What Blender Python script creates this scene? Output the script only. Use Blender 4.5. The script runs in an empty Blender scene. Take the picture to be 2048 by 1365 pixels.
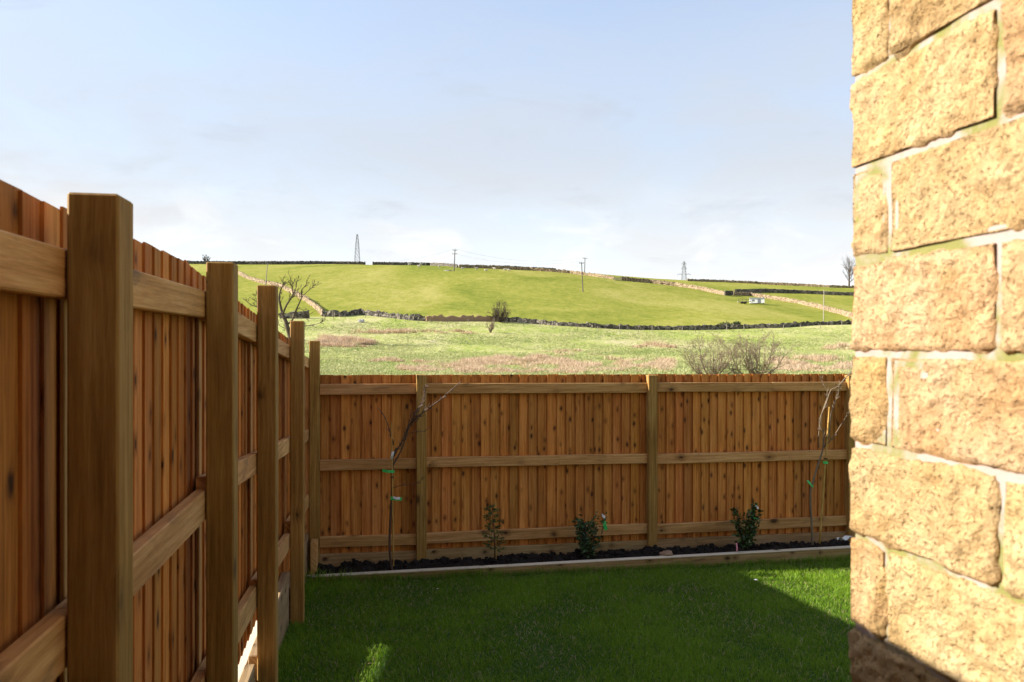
import bpy, math, random
import numpy as np
from mathutils import Vector, noise as mn

random.seed(7); rng = np.random.default_rng(7)
scene = bpy.context.scene
COL = scene.collection

# ------------------------------------------------------------------ camera, sky, sun, exposure
CZ = 2.27                    # eye height above the far end of the lawn
FPX = 1490.0                 # focal length in photograph pixels (2048 wide)
cam_data = bpy.data.cameras.new('camera')
cam_data.sensor_width = 36.0
cam_data.lens = FPX / 2048 * 36
cam_data.clip_start = 0.05; cam_data.clip_end = 6000
cam_data.dof.use_dof = True
cam_data.dof.focus_distance = 9.0
cam_data.dof.aperture_fstop = 7.1
cam = bpy.data.objects.new('camera', cam_data); COL.objects.link(cam)
cam.location = (0, 0, CZ); cam.rotation_euler = (math.radians(90), 0, 0)
scene.camera = cam

SUN_EL = math.radians(26.7)
SUN_LEFT = math.radians(87.6)       # degrees left of the viewing direction
sun_vec = Vector((-math.sin(SUN_LEFT) * math.cos(SUN_EL), math.cos(SUN_LEFT) * math.cos(SUN_EL), math.sin(SUN_EL)))

world = bpy.data.worlds.new('World'); scene.world = world; world.use_nodes = True
wn, wl = world.node_tree.nodes, world.node_tree.links
wn.clear()
w_out = wn.new('ShaderNodeOutputWorld'); w_bg = wn.new('ShaderNodeBackground')
w_bg.inputs['Strength'].default_value = 0.10
sky = wn.new('ShaderNodeTexSky'); sky.sky_type = 'NISHITA'; sky.sun_disc = False
sky.sun_elevation = SUN_EL; sky.sun_rotation = -SUN_LEFT
sky.air_density = 1.0; sky.dust_density = 0.7; sky.ozone_density = 1.6; sky.altitude = 200
w_tc = wn.new('ShaderNodeTexCoord')
def wmap(scale, loc=(0, 0, 0)):
    m = wn.new('ShaderNodeMapping'); m.inputs['Scale'].default_value = scale; m.inputs['Location'].default_value = loc
    wl.new(w_tc.outputs['Generated'], m.inputs['Vector']); return m
def wnoise(m, scale, detail, rough, dist=0.0):
    n = wn.new('ShaderNodeTexNoise'); n.inputs['Scale'].default_value = scale; n.inputs['Detail'].default_value = detail
    n.inputs['Roughness'].default_value = rough; n.inputs['Distortion'].default_value = dist
    wl.new(m.outputs['Vector'], n.inputs['Vector']); return n
def wramp(src, a, b, va=0.0, vb=1.0):
    r = wn.new('ShaderNodeMapRange'); r.interpolation_type = 'SMOOTHSTEP'
    r.inputs['From Min'].default_value = a; r.inputs['From Max'].default_value = b
    r.inputs['To Min'].default_value = va; r.inputs['To Max'].default_value = vb
    wl.new(src, r.inputs['Value']); return r
def wmath(op, a, b=None, v=None):
    m = wn.new('ShaderNodeMath'); m.operation = op; m.use_clamp = False
    wl.new(a, m.inputs[0])
    if b is not None: wl.new(b, m.inputs[1])
    elif v is not None: m.inputs[1].default_value = v
    return m
# thin high cloud veil, thicker towards the horizon, plus a little low cumulus
sep = wn.new('ShaderNodeSeparateXYZ'); wl.new(w_tc.outputs['Generated'], sep.inputs['Vector'])
veil_el = wramp(sep.outputs['Z'], 0.06, 0.58, 1.0, 0.40)
veil_n = wramp(wnoise(wmap((1.6, 1.6, 5.0), (3.1, 0.4, 1.7)), 1.7, 6, 0.55, 0.6).outputs['Fac'], 0.25, 0.75, 0.80, 1.12)
veil = wmath('MULTIPLY', veil_el.outputs['Result'], veil_n.outputs['Result'])
cum_n = wramp(wnoise(wmap((1.0, 1.0, 2.6), (5.3, 2.2, 0.3)), 7.0, 7, 0.58, 0.4).outputs['Fac'], 0.50, 0.74, 0.0, 0.7)
cum_el = wramp(sep.outputs['Z'], 0.10, 0.22, 1.0, 0.0)
cum = wmath('MULTIPLY', cum_n.outputs['Result'], cum_el.outputs['Result'])
grey_n = wramp(wnoise(wmap((1.0, 1.0, 3.2), (1.3, 7.2, 2.3)), 5.0, 6, 0.6, 0.5).outputs['Fac'], 0.55, 0.72, 0.0, 0.42)
cum_c = wn.new('ShaderNodeRGB'); cum_c.outputs[0].default_value = (3.5, 3.48, 3.45, 1)
grey_c = wn.new('ShaderNodeRGB'); grey_c.outputs[0].default_value = (1.85, 2.02, 2.32, 1)
def wmix(fac, a, b):
    m = wn.new('ShaderNodeMix'); m.data_type = 'RGBA'; m.clamp_factor = True
    wl.new(fac, m.inputs[0]); wl.new(a, m.inputs[6]); wl.new(b, m.inputs[7]); return m.outputs[2]
veil_hi = wn.new('ShaderNodeRGB'); veil_hi.outputs[0].default_value = (2.18, 2.26, 2.40, 1)
veil_lo = wn.new('ShaderNodeRGB'); veil_lo.outputs[0].default_value = (3.1, 3.1, 3.12, 1)
veil_c = wmix(wramp(sep.outputs['Z'], 0.02, 0.26).outputs['Result'], veil_lo.outputs[0], veil_hi.outputs[0])
c1 = wmix(veil.outputs[0], sky.outputs[0], veil_c)
c2 = wmix(grey_n.outputs['Result'], c1, grey_c.outputs[0])
c3 = wmix(cum.outputs[0], c2, cum_c.outputs[0])
wl.new(c3, w_bg.inputs['Color']); wl.new(w_bg.outputs[0], w_out.inputs['Surface'])

sun_data = bpy.data.lights.new('sun', 'SUN'); sun_data.energy = 3.5; sun_data.angle = math.radians(0.53)
sun_data.color = (1.0, 0.94, 0.83)
sun = bpy.data.objects.new('sun', sun_data); COL.objects.link(sun)
sun.rotation_euler = (-sun_vec).to_track_quat('-Z', 'Y').to_euler()
sun.location = (-30, 2, 30)

vs = scene.view_settings
vs.view_transform = 'Standard'; vs.look = 'None'; vs.gamma = 1.0; vs.use_curve_mapping = False
vs.exposure = 1.72

# ------------------------------------------------------------------ helpers
class MB:
    """collects vertices and faces, then links ONE mesh object"""
    def __init__(s): s.v = []; s.f = []
    def add(s, vs_, fs_):
        o = len(s.v); s.v.extend(vs_); s.f.extend([tuple(i + o for i in f) for f in fs_])
    def box(s, a, b):
        x0, y0, z0 = a; x1, y1, z1 = b
        s.add([(x0, y0, z0), (x1, y0, z0), (x1, y1, z0), (x0, y1, z0), (x0, y0, z1), (x1, y0, z1), (x1, y1, z1), (x0, y1, z1)],
              [(0, 3, 2, 1), (4, 5, 6, 7), (0, 1, 5, 4), (1, 2, 6, 5), (2, 3, 7, 6), (3, 0, 4, 7)])
    def cbox(s, a, b, c=0.004):
        """box with chamfered long edges"""
        lo = np.array(a); hi = np.array(b)
        V = []; F = []
        # chamfered cube: 24 verts (3 per corner)
        idx = {}
        for ix in (0, 1):
            for iy in (0, 1):
                for iz in (0, 1):
                    p = np.array([hi[0] if ix else lo[0], hi[1] if iy else lo[1], hi[2] if iz else lo[2]])
                    ins = np.array([-c if ix else c, -c if iy else c, -c if iz else c])
                    for ax in range(3):
                        q = p + ins; q[ax] = p[ax]
                        idx[(ix, iy, iz, ax)] = len(V); V.append(tuple(q))
        def g(ix, iy, iz, ax): return idx[(ix, iy, iz, ax)]
        for ax in range(3):
            o = [k for k in range(3) if k != ax]
            for sd in (0, 1):
                q = []
                for (p, r) in ((0, 0), (1, 0), (1, 1), (0, 1)):
                    c3_ = [0, 0, 0]; c3_[ax] = sd; c3_[o[0]] = p; c3_[o[1]] = r; q.append(g(*c3_, ax))
                flip = (sd == 0) != (ax == 1)
                F.append(tuple(reversed(q)) if flip else tuple(q))
        for ax in range(3):
            o = [k for k in range(3) if k != ax]
            for p in (0, 1):
                for r in (0, 1):
                    q = []
                    for (e, face) in ((0, o[0]), (1, o[0]), (1, o[1]), (0, o[1])):
                        c3_ = [0, 0, 0]; c3_[ax] = e; c3_[o[0]] = p; c3_[o[1]] = r; q.append(g(*c3_, face))
                    F.append(tuple(q))
        for ix in (0, 1):
            for iy in (0, 1):
                for iz in (0, 1): F.append((g(ix, iy, iz, 0), g(ix, iy, iz, 1), g(ix, iy, iz, 2)))
        s.add(V, F)
    def tube(s, pts, rad, n=5, cap=True):
        pts = [Vector(p) for p in pts]; k = len(pts)
        rings = []
        ref = Vector((0.31, 0.77, 0.11))
        for i in range(k):
            t = (pts[min(i + 1, k - 1)] - pts[max(i - 1, 0)])
            if t.length < 1e-9: t = Vector((0, 0, 1))
            t.normalize()
            a = t.cross(ref)
            if a.length < 1e-4: a = t.cross(Vector((1, 0, 0)))
            a.normalize(); b = t.cross(a)
            r = rad[i] if hasattr(rad, '__len__') else rad
            rings.append([tuple(pts[i] + (a * math.cos(2 * math.pi * j / n) + b * math.sin(2 * math.pi * j / n)) * r) for j in range(n)])
        V = [p for rg in rings for p in rg]; F = []
        for i in range(k - 1):
            for j in range(n):
                F.append((i * n + j, i * n + (j + 1) % n, (i + 1) * n + (j + 1) % n, (i + 1) * n + j))
        if cap: F.append(tuple(range(n - 1, -1, -1))); F.append(tuple((k - 1) * n + j for j in range(n)))
        s.add(V, F)
    def mesh(s, name):
        me = bpy.data.meshes.new(name); me.from_pydata(s.v, [], s.f); me.update(); return me
    def build(s, name, mat, parent=None, smooth=False, recalc=False, loc=None):
        me = s.mesh(name)
        if recalc:
            import bmesh
            bm = bmesh.new(); bm.from_mesh(me); bmesh.ops.recalc_face_normals(bm, faces=bm.faces); bm.to_mesh(me); bm.free()
        return link(name, me, mat, parent, smooth, loc)

def link(name, me, mat, parent=None, smooth=False, loc=None):
    if mat is not None and not me.materials: me.materials.append(mat)
    if smooth: me.polygons.foreach_set('use_smooth', [True] * len(me.polygons))
    o = bpy.data.objects.new(name, me); COL.objects.link(o)
    if parent is not None: o.parent = parent
    if loc is not None: o.location = loc
    return o
def np_mesh(name, verts, faces, mat, parent=None, smooth=False, attr=None):
    """fast mesh from numpy arrays; faces an (n,3) or (n,4) array"""
    me = bpy.data.meshes.new(name)
    verts = np.asarray(verts, np.float32); faces = np.asarray(faces, np.int32)
    me.vertices.add(len(verts)); me.vertices.foreach_set('co', verts.ravel())
    k = faces.shape[1]
    me.loops.add(faces.size); me.loops.foreach_set('vertex_index', faces.ravel())
    me.polygons.add(len(faces)); me.polygons.foreach_set('loop_start', np.arange(0, faces.size, k, dtype=np.int32))
    me.update(calc_edges=True); me.validate()
    if attr:
        for an, av in attr.items():
            a = me.attributes.new(an, 'FLOAT', 'POINT'); a.data.foreach_set('value', np.asarray(av, np.float32))
    return link(name, me, mat, parent, smooth)
def tag(o, label, cat, group=None):
    o['label'] = label; o['category'] = cat
    if group: o['group'] = group
    return o
def empty(name, loc=(0, 0, 0), rz=0.0):
    o = bpy.data.objects.new(name, None); COL.objects.link(o); o.location = loc; o.rotation_euler = (0, 0, rz)
    o.empty_display_size = 0.1; return o
def kind(o, k): o['kind'] = k; return o

# frame of the garden: s runs along the left fence away from the camera, l to the right of it
PSI = math.atan(0.187); CP, SP = math.cos(PSI), math.sin(PSI)
def W(l, s, zr): return (l * CP - s * SP, l * SP + s * CP, CZ + zr)       # zr = height relative to the eye
def l_of_px(px, s):
    a = (px - 1024) / FPX
    return s * (a * CP + SP) / (CP - a * SP)
def s_of_Y(Y): return 0.0956 + 1.0174 * Y
L0 = -0.52 * CP                                                            # garden face of the left posts
S_BACK = 7.50
def lawn_z(l, s): return -1.64 - 0.085 * (l * SP + s * CP)

# ------------------------------------------------------------------ materials
def newmat(name):
    m = bpy.data.materials.new(name); m.use_nodes = True
    nt = m.node_tree; b = nt.nodes['Principled BSDF']
    b.inputs['Specular IOR Level'].default_value = 0.25
    return m, nt, b
class G:
    """tiny node-graph helper"""
    def __init__(s, nt): s.nt = nt; s.N = nt.nodes; s.L = nt.links
    def _in(s, sock, v):
        if hasattr(v, 'is_output') or isinstance(v, bpy.types.NodeSocket): s.L.new(v, sock)
        else: sock.default_value = v
    def math(s, op, a, b=None, clamp=False):
        m = s.N.new('ShaderNodeMath'); m.operation = op; m.use_clamp = clamp
        s._in(m.inputs[0], a)
        if b is not None: s._in(m.inputs[1], b)
        return m.outputs[0]
    def coord(s, which='Object'): return s.N.new('ShaderNodeTexCoord').outputs[which]
    def sepxyz(s, v):
        n = s.N.new('ShaderNodeSeparateXYZ'); s.L.new(v, n.inputs[0]); return n.outputs
    def comb(s, x, y, z):
        n = s.N.new('ShaderNodeCombineXYZ')
        for i, v in enumerate((x, y, z)): s._in(n.inputs[i], v)
        return n.outputs[0]
    def noise(s, vec, scale, detail=4, rough=0.55, dist=0.0, out='Fac'):
        n = s.N.new('ShaderNodeTexNoise'); n.inputs['Scale'].default_value = scale; n.inputs['Detail'].default_value = detail
        n.inputs['Roughness'].default_value = rough; n.inputs['Distortion'].default_value = dist
        if vec is not None: s.L.new(vec, n.inputs['Vector'])
        return n.outputs[out]
    def voronoi(s, vec, scale, feature='F1', dims='3D', rand=1.0):
        n = s.N.new('ShaderNodeTexVoronoi'); n.voronoi_dimensions = dims; n.feature = feature
        n.inputs['Scale'].default_value = scale; n.inputs['Randomness'].default_value = rand
        if vec is not None: s.L.new(vec, n.inputs['Vector'])
        return n
    def mapr(s, v, a, b, c=0.0, d=1.0, smooth=True):
        n = s.N.new('ShaderNodeMapRange'); n.interpolation_type = 'SMOOTHSTEP' if smooth else 'LINEAR'
        s._in(n.inputs['Value'], v)
        for k, x in zip(('From Min', 'From Max', 'To Min', 'To Max'), (a, b, c, d)): s._in(n.inputs[k], x)
        return n.outputs['Result']
    def ramp(s, v, stops):
        n = s.N.new('ShaderNodeValToRGB'); s.L.new(v, n.inputs[0]); e = n.color_ramp.elements
        while len(e) < len(stops): e.new(0.5)
        for k, (p, c) in zip(e, stops): k.position = p; k.color = (*c, 1)
        return n.outputs[0]
    def mix(s, f, a, b, mode='MIX'):
        n = s.N.new('ShaderNodeMix'); n.data_type = 'RGBA'; n.blend_type = mode; n.clamp_factor = True
        s._in(n.inputs[0], f)
        for k, v in ((6, a), (7, b)):
            if isinstance(v, tuple): n.inputs[k].default_value = (*v, 1)
            else: s.L.new(v, n.inputs[k])
        return n.outputs[2]
    def bump(s, h, strength, dist, normal=None):
        n = s.N.new('ShaderNodeBump'); n.inputs['Strength'].default_value = strength; n.inputs['Distance'].default_value = dist
        s.L.new(h, n.inputs['Height'])
        if normal is not None: s.L.new(normal, n.inputs['Normal'])
        return n.outputs[0]
    def rand(s): return s.N.new('ShaderNodeObjectInfo').outputs['Random']
    def attr(s, name):
        n = s.N.new('ShaderNodeAttribute'); n.attribute_name = name; return n.outputs['Fac']
    def hsv(s, col, h=0.5, sat=1.0, v=1.0):
        n = s.N.new('ShaderNodeHueSaturation'); s._in(n.inputs['Hue'], h); s._in(n.inputs['Saturation'], sat); s._in(n.inputs['Value'], v)
        s.L.new(col, n.inputs['Color']); return n.outputs[0]

def wood(name, axis, dark, mid, light, knots=1.0, knot_scale=6.5, stain=(0.10, 0.07, 0.04), stain_amt=0.35, vvar=0.22, hvar=0.008, knot_frac=0.5):
    """sawn softwood whose grain runs along a local axis"""
    m, nt, b = newmat(name); g = G(nt)
    x, y, z = g.sepxyz(g.coord('Object'))
    r = g.rand()
    if axis == 'z': cross, along = g.math('ADD', x, y), z
    elif axis == 'y': cross, along = g.math('ADD', z, x), y
    else: cross, along = g.math('ADD', z, y), x
    off = g.math('MULTIPLY', r, 37.0); off2 = g.math('MULTIPLY', r, 113.0)
    c0 = g.math('ADD', cross, off); a0 = g.math('ADD', along, off2)
    # knots
    kv = g.voronoi(g.comb(c0, g.math('MULTIPLY', a0, 0.62), 0.0), knot_scale, dims='2D')
    on = g.math('GREATER_THAN', g.sepxyz(kv.outputs['Color'])[0], 1 - knot_frac)
    on = g.math('MULTIPLY', on, g.mapr(g.noise(g.comb(c0, g.math('MULTIPLY', a0, 1.6), 7.0), 2.0, 2, 0.5), 0.40, 0.52, 0.25, 1.0))
    kd = kv.outputs['Distance']
    size = g.mapr(g.sepxyz(kv.outputs['Color'])[1], 0, 1, 0.03, 0.19, smooth=False)
    kd = g.math('ADD', kd, g.math('MULTIPLY', g.math('SUBTRACT', g.noise(g.comb(c0, g.math('MULTIPLY', a0, 0.6), 2.0), 70, 2, 0.5), 0.5), 0.09))
    core = g.math('MULTIPLY', g.math('SUBTRACT', 1.0, g.mapr(kd, g.math('MULTIPLY', size, 0.25), size)), on)
    halo = g.math('MULTIPLY', g.mapr(kd, 0.04, 0.30, 1.0, 0.0), on)
    # grain
    cg = g.math('ADD', c0, g.math('MULTIPLY', halo, 0.016))
    gv = g.comb(cg, g.math('MULTIPLY', a0, 0.035), 0.0)
    n1 = g.noise(gv, 55, 5, 0.6, 0.3)
    n2 = g.noise(g.comb(cg, g.math('MULTIPLY', a0, 0.06), 3.0), 260, 3, 0.6)
    n3 = g.noise(g.comb(c0, g.math('MULTIPLY', a0, 0.3), 9.0), 4.5, 3, 0.5)
    gr = g.math('ADD', g.math('MULTIPLY', n1, 0.62), g.math('MULTIPLY', n2, 0.22))
    gr = g.math('ADD', gr, g.math('MULTIPLY', n3, 0.30))
    col = g.ramp(gr, [(0.40, dark), (0.56, mid), (0.72, light)])
    st = g.mapr(g.noise(g.comb(c0, g.math('MULTIPLY', a0, 0.35), 5.0), 9, 5, 0.62, 0.8), 0.55, 0.80, 0.0, stain_amt)
    col = g.mix(st, col, stain)
    col = g.mix(g.math('MULTIPLY', halo, 0.66 * knots), col, (dark[0] * 0.55, dark[1] * 0.5, dark[2] * 0.45))
    col = g.mix(g.math('MULTIPLY', core, 0.88 * knots), col, (0.035, 0.015, 0.007))
    # drying cracks
    ck = g.noise(g.comb(c0, g.math('MULTIPLY', a0, 0.03), 15.0), 42, 2, 0.5, 0.5)
    crack = g.mapr(g.math('ABSOLUTE', g.math('SUBTRACT', ck, 0.5)), 0.0, 0.006, 1.0, 0.0)
    crack = g.math('MULTIPLY', crack, g.mapr(n3, 0.56, 0.66))
    col = g.mix(g.math('MULTIPLY', crack, 0.6), col, (0.03, 0.018, 0.01))
    col = g.hsv(col, h=g.mapr(g.noise(g.comb(off, off2, 0.0), 3.3), 0.3, 0.7, 0.5 - hvar, 0.5 + hvar, smooth=False),
                v=g.mapr(r, 0, 1, 1 - vvar, 1 + vvar, smooth=False))
    nt.links.new(col, b.inputs['Base Color'])
    b.inputs['Roughness'].default_value = 0.78
    h = g.math('SUBTRACT', g.math('ADD', n1, g.math('MULTIPLY', n2, 0.6)), g.math('MULTIPLY', crack, 1.2))
    nt.links.new(g.bump(h, 0.35, 0.004), b.inputs['Normal'])
    return m
def plain(name, col, rough=0.7, var=0.15, scale=6.0, bump=0.0, spec=0.25):
    m, nt, b = newmat(name); g = G(nt); b.inputs['Specular IOR Level'].default_value = spec
    n = g.noise(g.coord('Object'), scale, 5, 0.6)
    c = g.mix(n, tuple(x * (1 - var) for x in col), tuple(min(1, x * (1 + var)) for x in col))
    nt.links.new(c, b.inputs['Base Color']); b.inputs['Roughness'].default_value = rough
    if bump: nt.links.new(g.bump(n, bump, 0.05), b.inputs['Normal'])
    return m

M = {}
BD, BM, BL = (0.26, 0.080, 0.013), (0.515, 0.190, 0.038), (0.68, 0.30, 0.085)
M['board'] = wood('featheredge_board', 'z', BD, BM, BL, knots=1.0, vvar=0.22, stain_amt=0.35, knot_scale=8.5, knot_frac=0.62)
M['post'] = wood('treated_post', 'z', (0.19, 0.096, 0.020), (0.32, 0.175, 0.043), (0.47, 0.285, 0.092), knots=0.75, knot_scale=5.0, knot_frac=0.35, vvar=0.10, stain_amt=0.2)
RD, RM, RL = (0.31, 0.143, 0.043), (0.52, 0.268, 0.095), (0.69, 0.41, 0.175)
M['rail_y'] = wood('rail_timber_lengthwise', 'y', RD, RM, RL, vvar=0.12, stain=(0.10, 0.075, 0.06), stain_amt=0.75, knot_scale=4.5)
M['rail_x'] = wood('rail_timber_crosswise', 'x', RD, RM, RL, vvar=0.12, stain=(0.10, 0.075, 0.055), stain_amt=0.6, knot_scale=4.5)
M['rail_z'] = wood('rail_timber_upright', 'z', RD, RM, RL, knots=0.7)
M['gravel_y'] = wood('gravel_board_lengthwise', 'y', (0.20, 0.125, 0.055), (0.33, 0.22, 0.11), (0.45, 0.32, 0.18), vvar=0.1, stain_amt=0.5)
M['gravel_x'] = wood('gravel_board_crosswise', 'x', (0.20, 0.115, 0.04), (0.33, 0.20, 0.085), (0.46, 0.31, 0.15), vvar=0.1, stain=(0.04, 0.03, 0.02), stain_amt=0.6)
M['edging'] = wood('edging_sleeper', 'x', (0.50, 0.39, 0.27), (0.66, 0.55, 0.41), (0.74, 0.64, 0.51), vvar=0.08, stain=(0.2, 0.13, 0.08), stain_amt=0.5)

# gritstone
def stone_mat():
    m, nt, b = newmat('gritstone'); g = G(nt)
    o = g.coord('Object'); r = g.rand()
    v = nt.nodes.new('ShaderNodeVectorMath'); v.operation = 'ADD'
    nt.links.new(o, v.inputs[0]); nt.links.new(g.comb(g.math('MULTIPLY', r, 17.0), g.math('MULTIPLY', r, 5.0), g.math('MULTIPLY', r, 29.0)), v.inputs[1])
    p = v.outputs[0]
    n1 = g.noise(p, 9, 6, 0.6, 0.4); n2 = g.noise(p, 90, 4, 0.7); n3 = g.noise(p, 3.0, 3, 0.5, 1.0)
    col = g.ramp(n1, [(0.3, (0.48, 0.295, 0.122)), (0.50, (0.575, 0.385, 0.185)), (0.72, (0.635, 0.455, 0.25))])
    col = g.mix(g.mapr(n3, 0.54, 0.76, 0, 0.5), col, (0.52, 0.30, 0.085))
    col = g.mix(g.mapr(n2, 0.60, 0.78, 0, 0.25), col, (0.30, 0.18, 0.07))
    pit = g.mapr(g.noise(p, 150, 3, 0.6, 0.4), 0.56, 0.70)
    col = g.mix(g.math('MULTIPLY', pit, 0.2), col, (0.28, 0.155, 0.055))  # shade inside the pits put into the colour as well as the bump
    # algae near edges of some stones
    al = g.mapr(g.noise(p, 6, 4, 0.6), 0.60, 0.74, 0, 0.28)
    col = g.mix(al, col, (0.33, 0.30, 0.06))
    col = g.hsv(col, h=g.mapr(r, 0, 1, 0.488, 0.506, smooth=False), v=g.mapr(g.noise(g.comb(g.math('MULTIPLY', r, 51.0), 0.0, 0.0), 5.0), 0.3, 0.7, 0.88, 1.1))
    nt.links.new(col, b.inputs['Base Color']); b.inputs['Roughness'].default_value = 0.9
    h = g.math('SUBTRACT', g.math('ADD', g.math('MULTIPLY', n2, 0.5), g.noise(p, 30, 6, 0.74, 0.8)), g.math('MULTIPLY', pit, 0.35))
    nt.links.new(g.bump(h, 1.0, 0.016), b.inputs['Normal'])
    return m
M['stone'] = stone_mat()
def mortar_mat():
    m, nt, b = newmat('lime_mortar'); g = G(nt); o = g.coord('Object')
    n1 = g.noise(o, 14, 5, 0.6); n2 = g.noise(o, 130, 4, 0.7)
    col = g.mix(n1, (0.33, 0.26, 0.225), (0.44, 0.37, 0.335))
    col = g.mix(g.mapr(g.noise(o, 7, 4, 0.6, 0.6), 0.44, 0.60, 0, 0.85), col, (0.19, 0.19, 0.03))
    nt.links.new(col, b.inputs['Base Color']); b.inputs['Roughness'].default_value = 0.95
    nt.links.new(g.bump(n2, 0.6, 0.004), b.inputs['Normal'])
    return m
M['mortar'] = mortar_mat()

def blade_mat(name, lo, hi, tip, trans=0.35):
    m, nt, b = newmat(name); g = G(nt)
    c = g.mix(g.attr('tone'), lo, hi)
    c = g.mix(g.mapr(g.attr('up'), 0.0, 1.0, 0, 0.55), c, tip)
    nt.links.new(c, b.inputs['Base Color']); b.inputs['Roughness'].default_value = 0.6
    tr = nt.nodes.new('ShaderNodeBsdfTranslucent'); nt.links.new(c, tr.inputs['Color'])
    mx = nt.nodes.new('ShaderNodeMixShader'); mx.inputs[0].default_value = trans
    out = nt.nodes['Material Output']
    nt.links.new(b.outputs[0], mx.inputs[1]); nt.links.new(tr.outputs[0], mx.inputs[2]); nt.links.new(mx.outputs[0], out.inputs['Surface'])
    return m
M['grass'] = blade_mat('lawn_blades', (0.050, 0.150, 0.006), (0.150, 0.290, 0.015), (0.30, 0.42, 0.03))
M['tussock'] = blade_mat('tussock_blades', (0.15, 0.23, 0.04), (0.44, 0.43, 0.19), (0.50, 0.48, 0.24), 0.25)
M['rush'] = blade_mat('rush_blades', (0.34, 0.21, 0.11), (0.60, 0.44, 0.29), (0.68, 0.52, 0.37), 0.25)

def lawn_mat():
    m, nt, b = newmat('lawn_soil'); g = G(nt); o = g.coord('Object')
    n = g.noise(o, 3, 5, 0.6); n2 = g.noise(o, 60, 4, 0.7)
    col = g.mix(n, (0.024, 0.065, 0.006), (0.045, 0.105, 0.010))
    col = g.mix(g.mapr(n2, 0.55, 0.75, 0, 0.6), col, (0.05, 0.045, 0.015))
    nt.links.new(col, b.inputs['Base Color']); b.inputs['Roughness'].default_value = 0.9
    nt.links.new(g.bump(n2, 0.8, 0.02), b.inputs['Normal']); return m
M['lawn'] = lawn_mat()
def soil_mat():
    m, nt, b = newmat('damp_soil'); g = G(nt); o = g.coord('Object')
    n = g.noise(o, 18, 6, 0.65)
    col = g.mix(n, (0.007, 0.005, 0.004), (0.034, 0.024, 0.019))
    nt.links.new(col, b.inputs['Base Color']); b.inputs['Roughness'].default_value = 0.9
    nt.links.new(g.bump(g.noise(o, 55, 5, 0.7), 0.9, 0.02), b.inputs['Normal']); return m
M['soil'] = soil_mat()
M['paving'] = plain('pale_paving', (0.62, 0.55, 0.44), 0.85, 0.12, 3.0, 0.2)

def field_mat():
    m, nt, b = newmat('field_turf'); g = G(nt); o = g.coord('Object'); zone = g.attr('zone')
    x, y, z = g.sepxyz(o)
    flat = g.comb(x, g.math('MULTIPLY', y, 0.45), g.math('MULTIPLY', z, 0.45))
    # grazed upper pasture
    p1 = g.noise(flat, 0.030, 4, 0.5, 0.8); p2 = g.noise(flat, 0.45, 6, 0.7); p3 = g.noise(flat, 1.7, 4, 0.7)
    up = g.ramp(g.math('ADD', g.math('MULTIPLY', p1, 0.55), g.math('MULTIPLY', p2, 0.45)),
                [(0.36, (0.150, 0.182, 0.020)), (0.50, (0.262, 0.258, 0.042)), (0.64, (0.37, 0.328, 0.088))])
    up = g.mix(g.mapr(p3, 0.50, 0.72, 0, 0.5), up, (0.10, 0.13, 0.014))
    # rough near meadow
    q1 = g.noise(flat, 0.06, 5, 0.6, 0.8); q2 = g.noise(flat, 0.8, 6, 0.72); q3 = g.noise(flat, 3.0, 4, 0.7)
    lo = g.ramp(g.math('ADD', g.math('MULTIPLY', q1, 0.5), g.math('MULTIPLY', q2, 0.5)),
                [(0.34, (0.20, 0.285, 0.035)), (0.45, (0.34, 0.37, 0.095)), (0.55, (0.47, 0.44, 0.19)), (0.67, (0.56, 0.46, 0.29))])
    lo = g.mix(g.mapr(q3, 0.50, 0.68, 0, 0.72), lo, (0.11, 0.13, 0.03))
    col = g.mix(zone, lo, up)
    nt.links.new(col, b.inputs['Base Color']); b.inputs['Roughness'].default_value = 0.95
    b.inputs['Specular IOR Level'].default_value = 0.05
    h = g.math('ADD', g.math('MULTIPLY', q3, 0.25), q2)
    nt.links.new(g.bump(h, 0.55, 0.35), b.inputs['Normal']); return m
M['field'] = field_mat()
def drystone_mat(name, stops):
    m, nt, b = newmat(name); g = G(nt); o = g.coord('Object')
    v = g.voronoi(o, 2.6); n = g.noise(o, 1.2, 4, 0.6)
    s0 = g.sepxyz(v.outputs['Color'])[0]
    col = g.ramp(g.math('ADD', g.math('MULTIPLY', s0, 0.6), g.math('MULTIPLY', n, 0.4)),
                 stops)
    nt.links.new(col, b.inputs['Base Color']); b.inputs['Roughness'].default_value = 0.95
    nt.links.new(g.bump(v.outputs['Distance'], 0.8, 0.3), b.inputs['Normal']); return m
M['drystone'] = drystone_mat('dry_stone', [(0.2, (0.07, 0.052, 0.034)), (0.45, (0.23, 0.165, 0.095)), (0.75, (0.42, 0.31, 0.195))])
M['darkstone'] = drystone_mat('shaded_dry_stone', [(0.2, (0.03, 0.026, 0.023)), (0.5, (0.10, 0.086, 0.070)), (0.8, (0.27, 0.23, 0.18))])  # darker copy of dry_stone; shade on walls facing away from the sun, as colour
M['bark'] = plain('grey_bark', (0.085, 0.062, 0.045), 0.9, 0.4, 5.0, 0.4)
M['bark_pale'] = plain('lichen_bark', (0.20, 0.15, 0.10), 0.9, 0.4, 6.0, 0.4)
M['twig'] = plain('dark_twig', (0.10, 0.055, 0.035), 0.6, 0.35, 60.0)
M['stem'] = plain('sapling_stem', (0.12, 0.075, 0.05), 0.6, 0.3, 40.0)
M['cane'] = plain('bamboo_cane', (0.50, 0.30, 0.08), 0.5, 0.25, 30.0)
M['pole'] = plain('weathered_pole', (0.16, 0.13, 0.11), 0.9, 0.25, 3.0)
M['pole_pale'] = plain('silvered_pole', (0.36, 0.31, 0.26), 0.9, 0.25, 3.0)
M['steel'] = plain('galvanised_steel', (0.16, 0.17, 0.18), 0.6, 0.2, 1.0)
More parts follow.
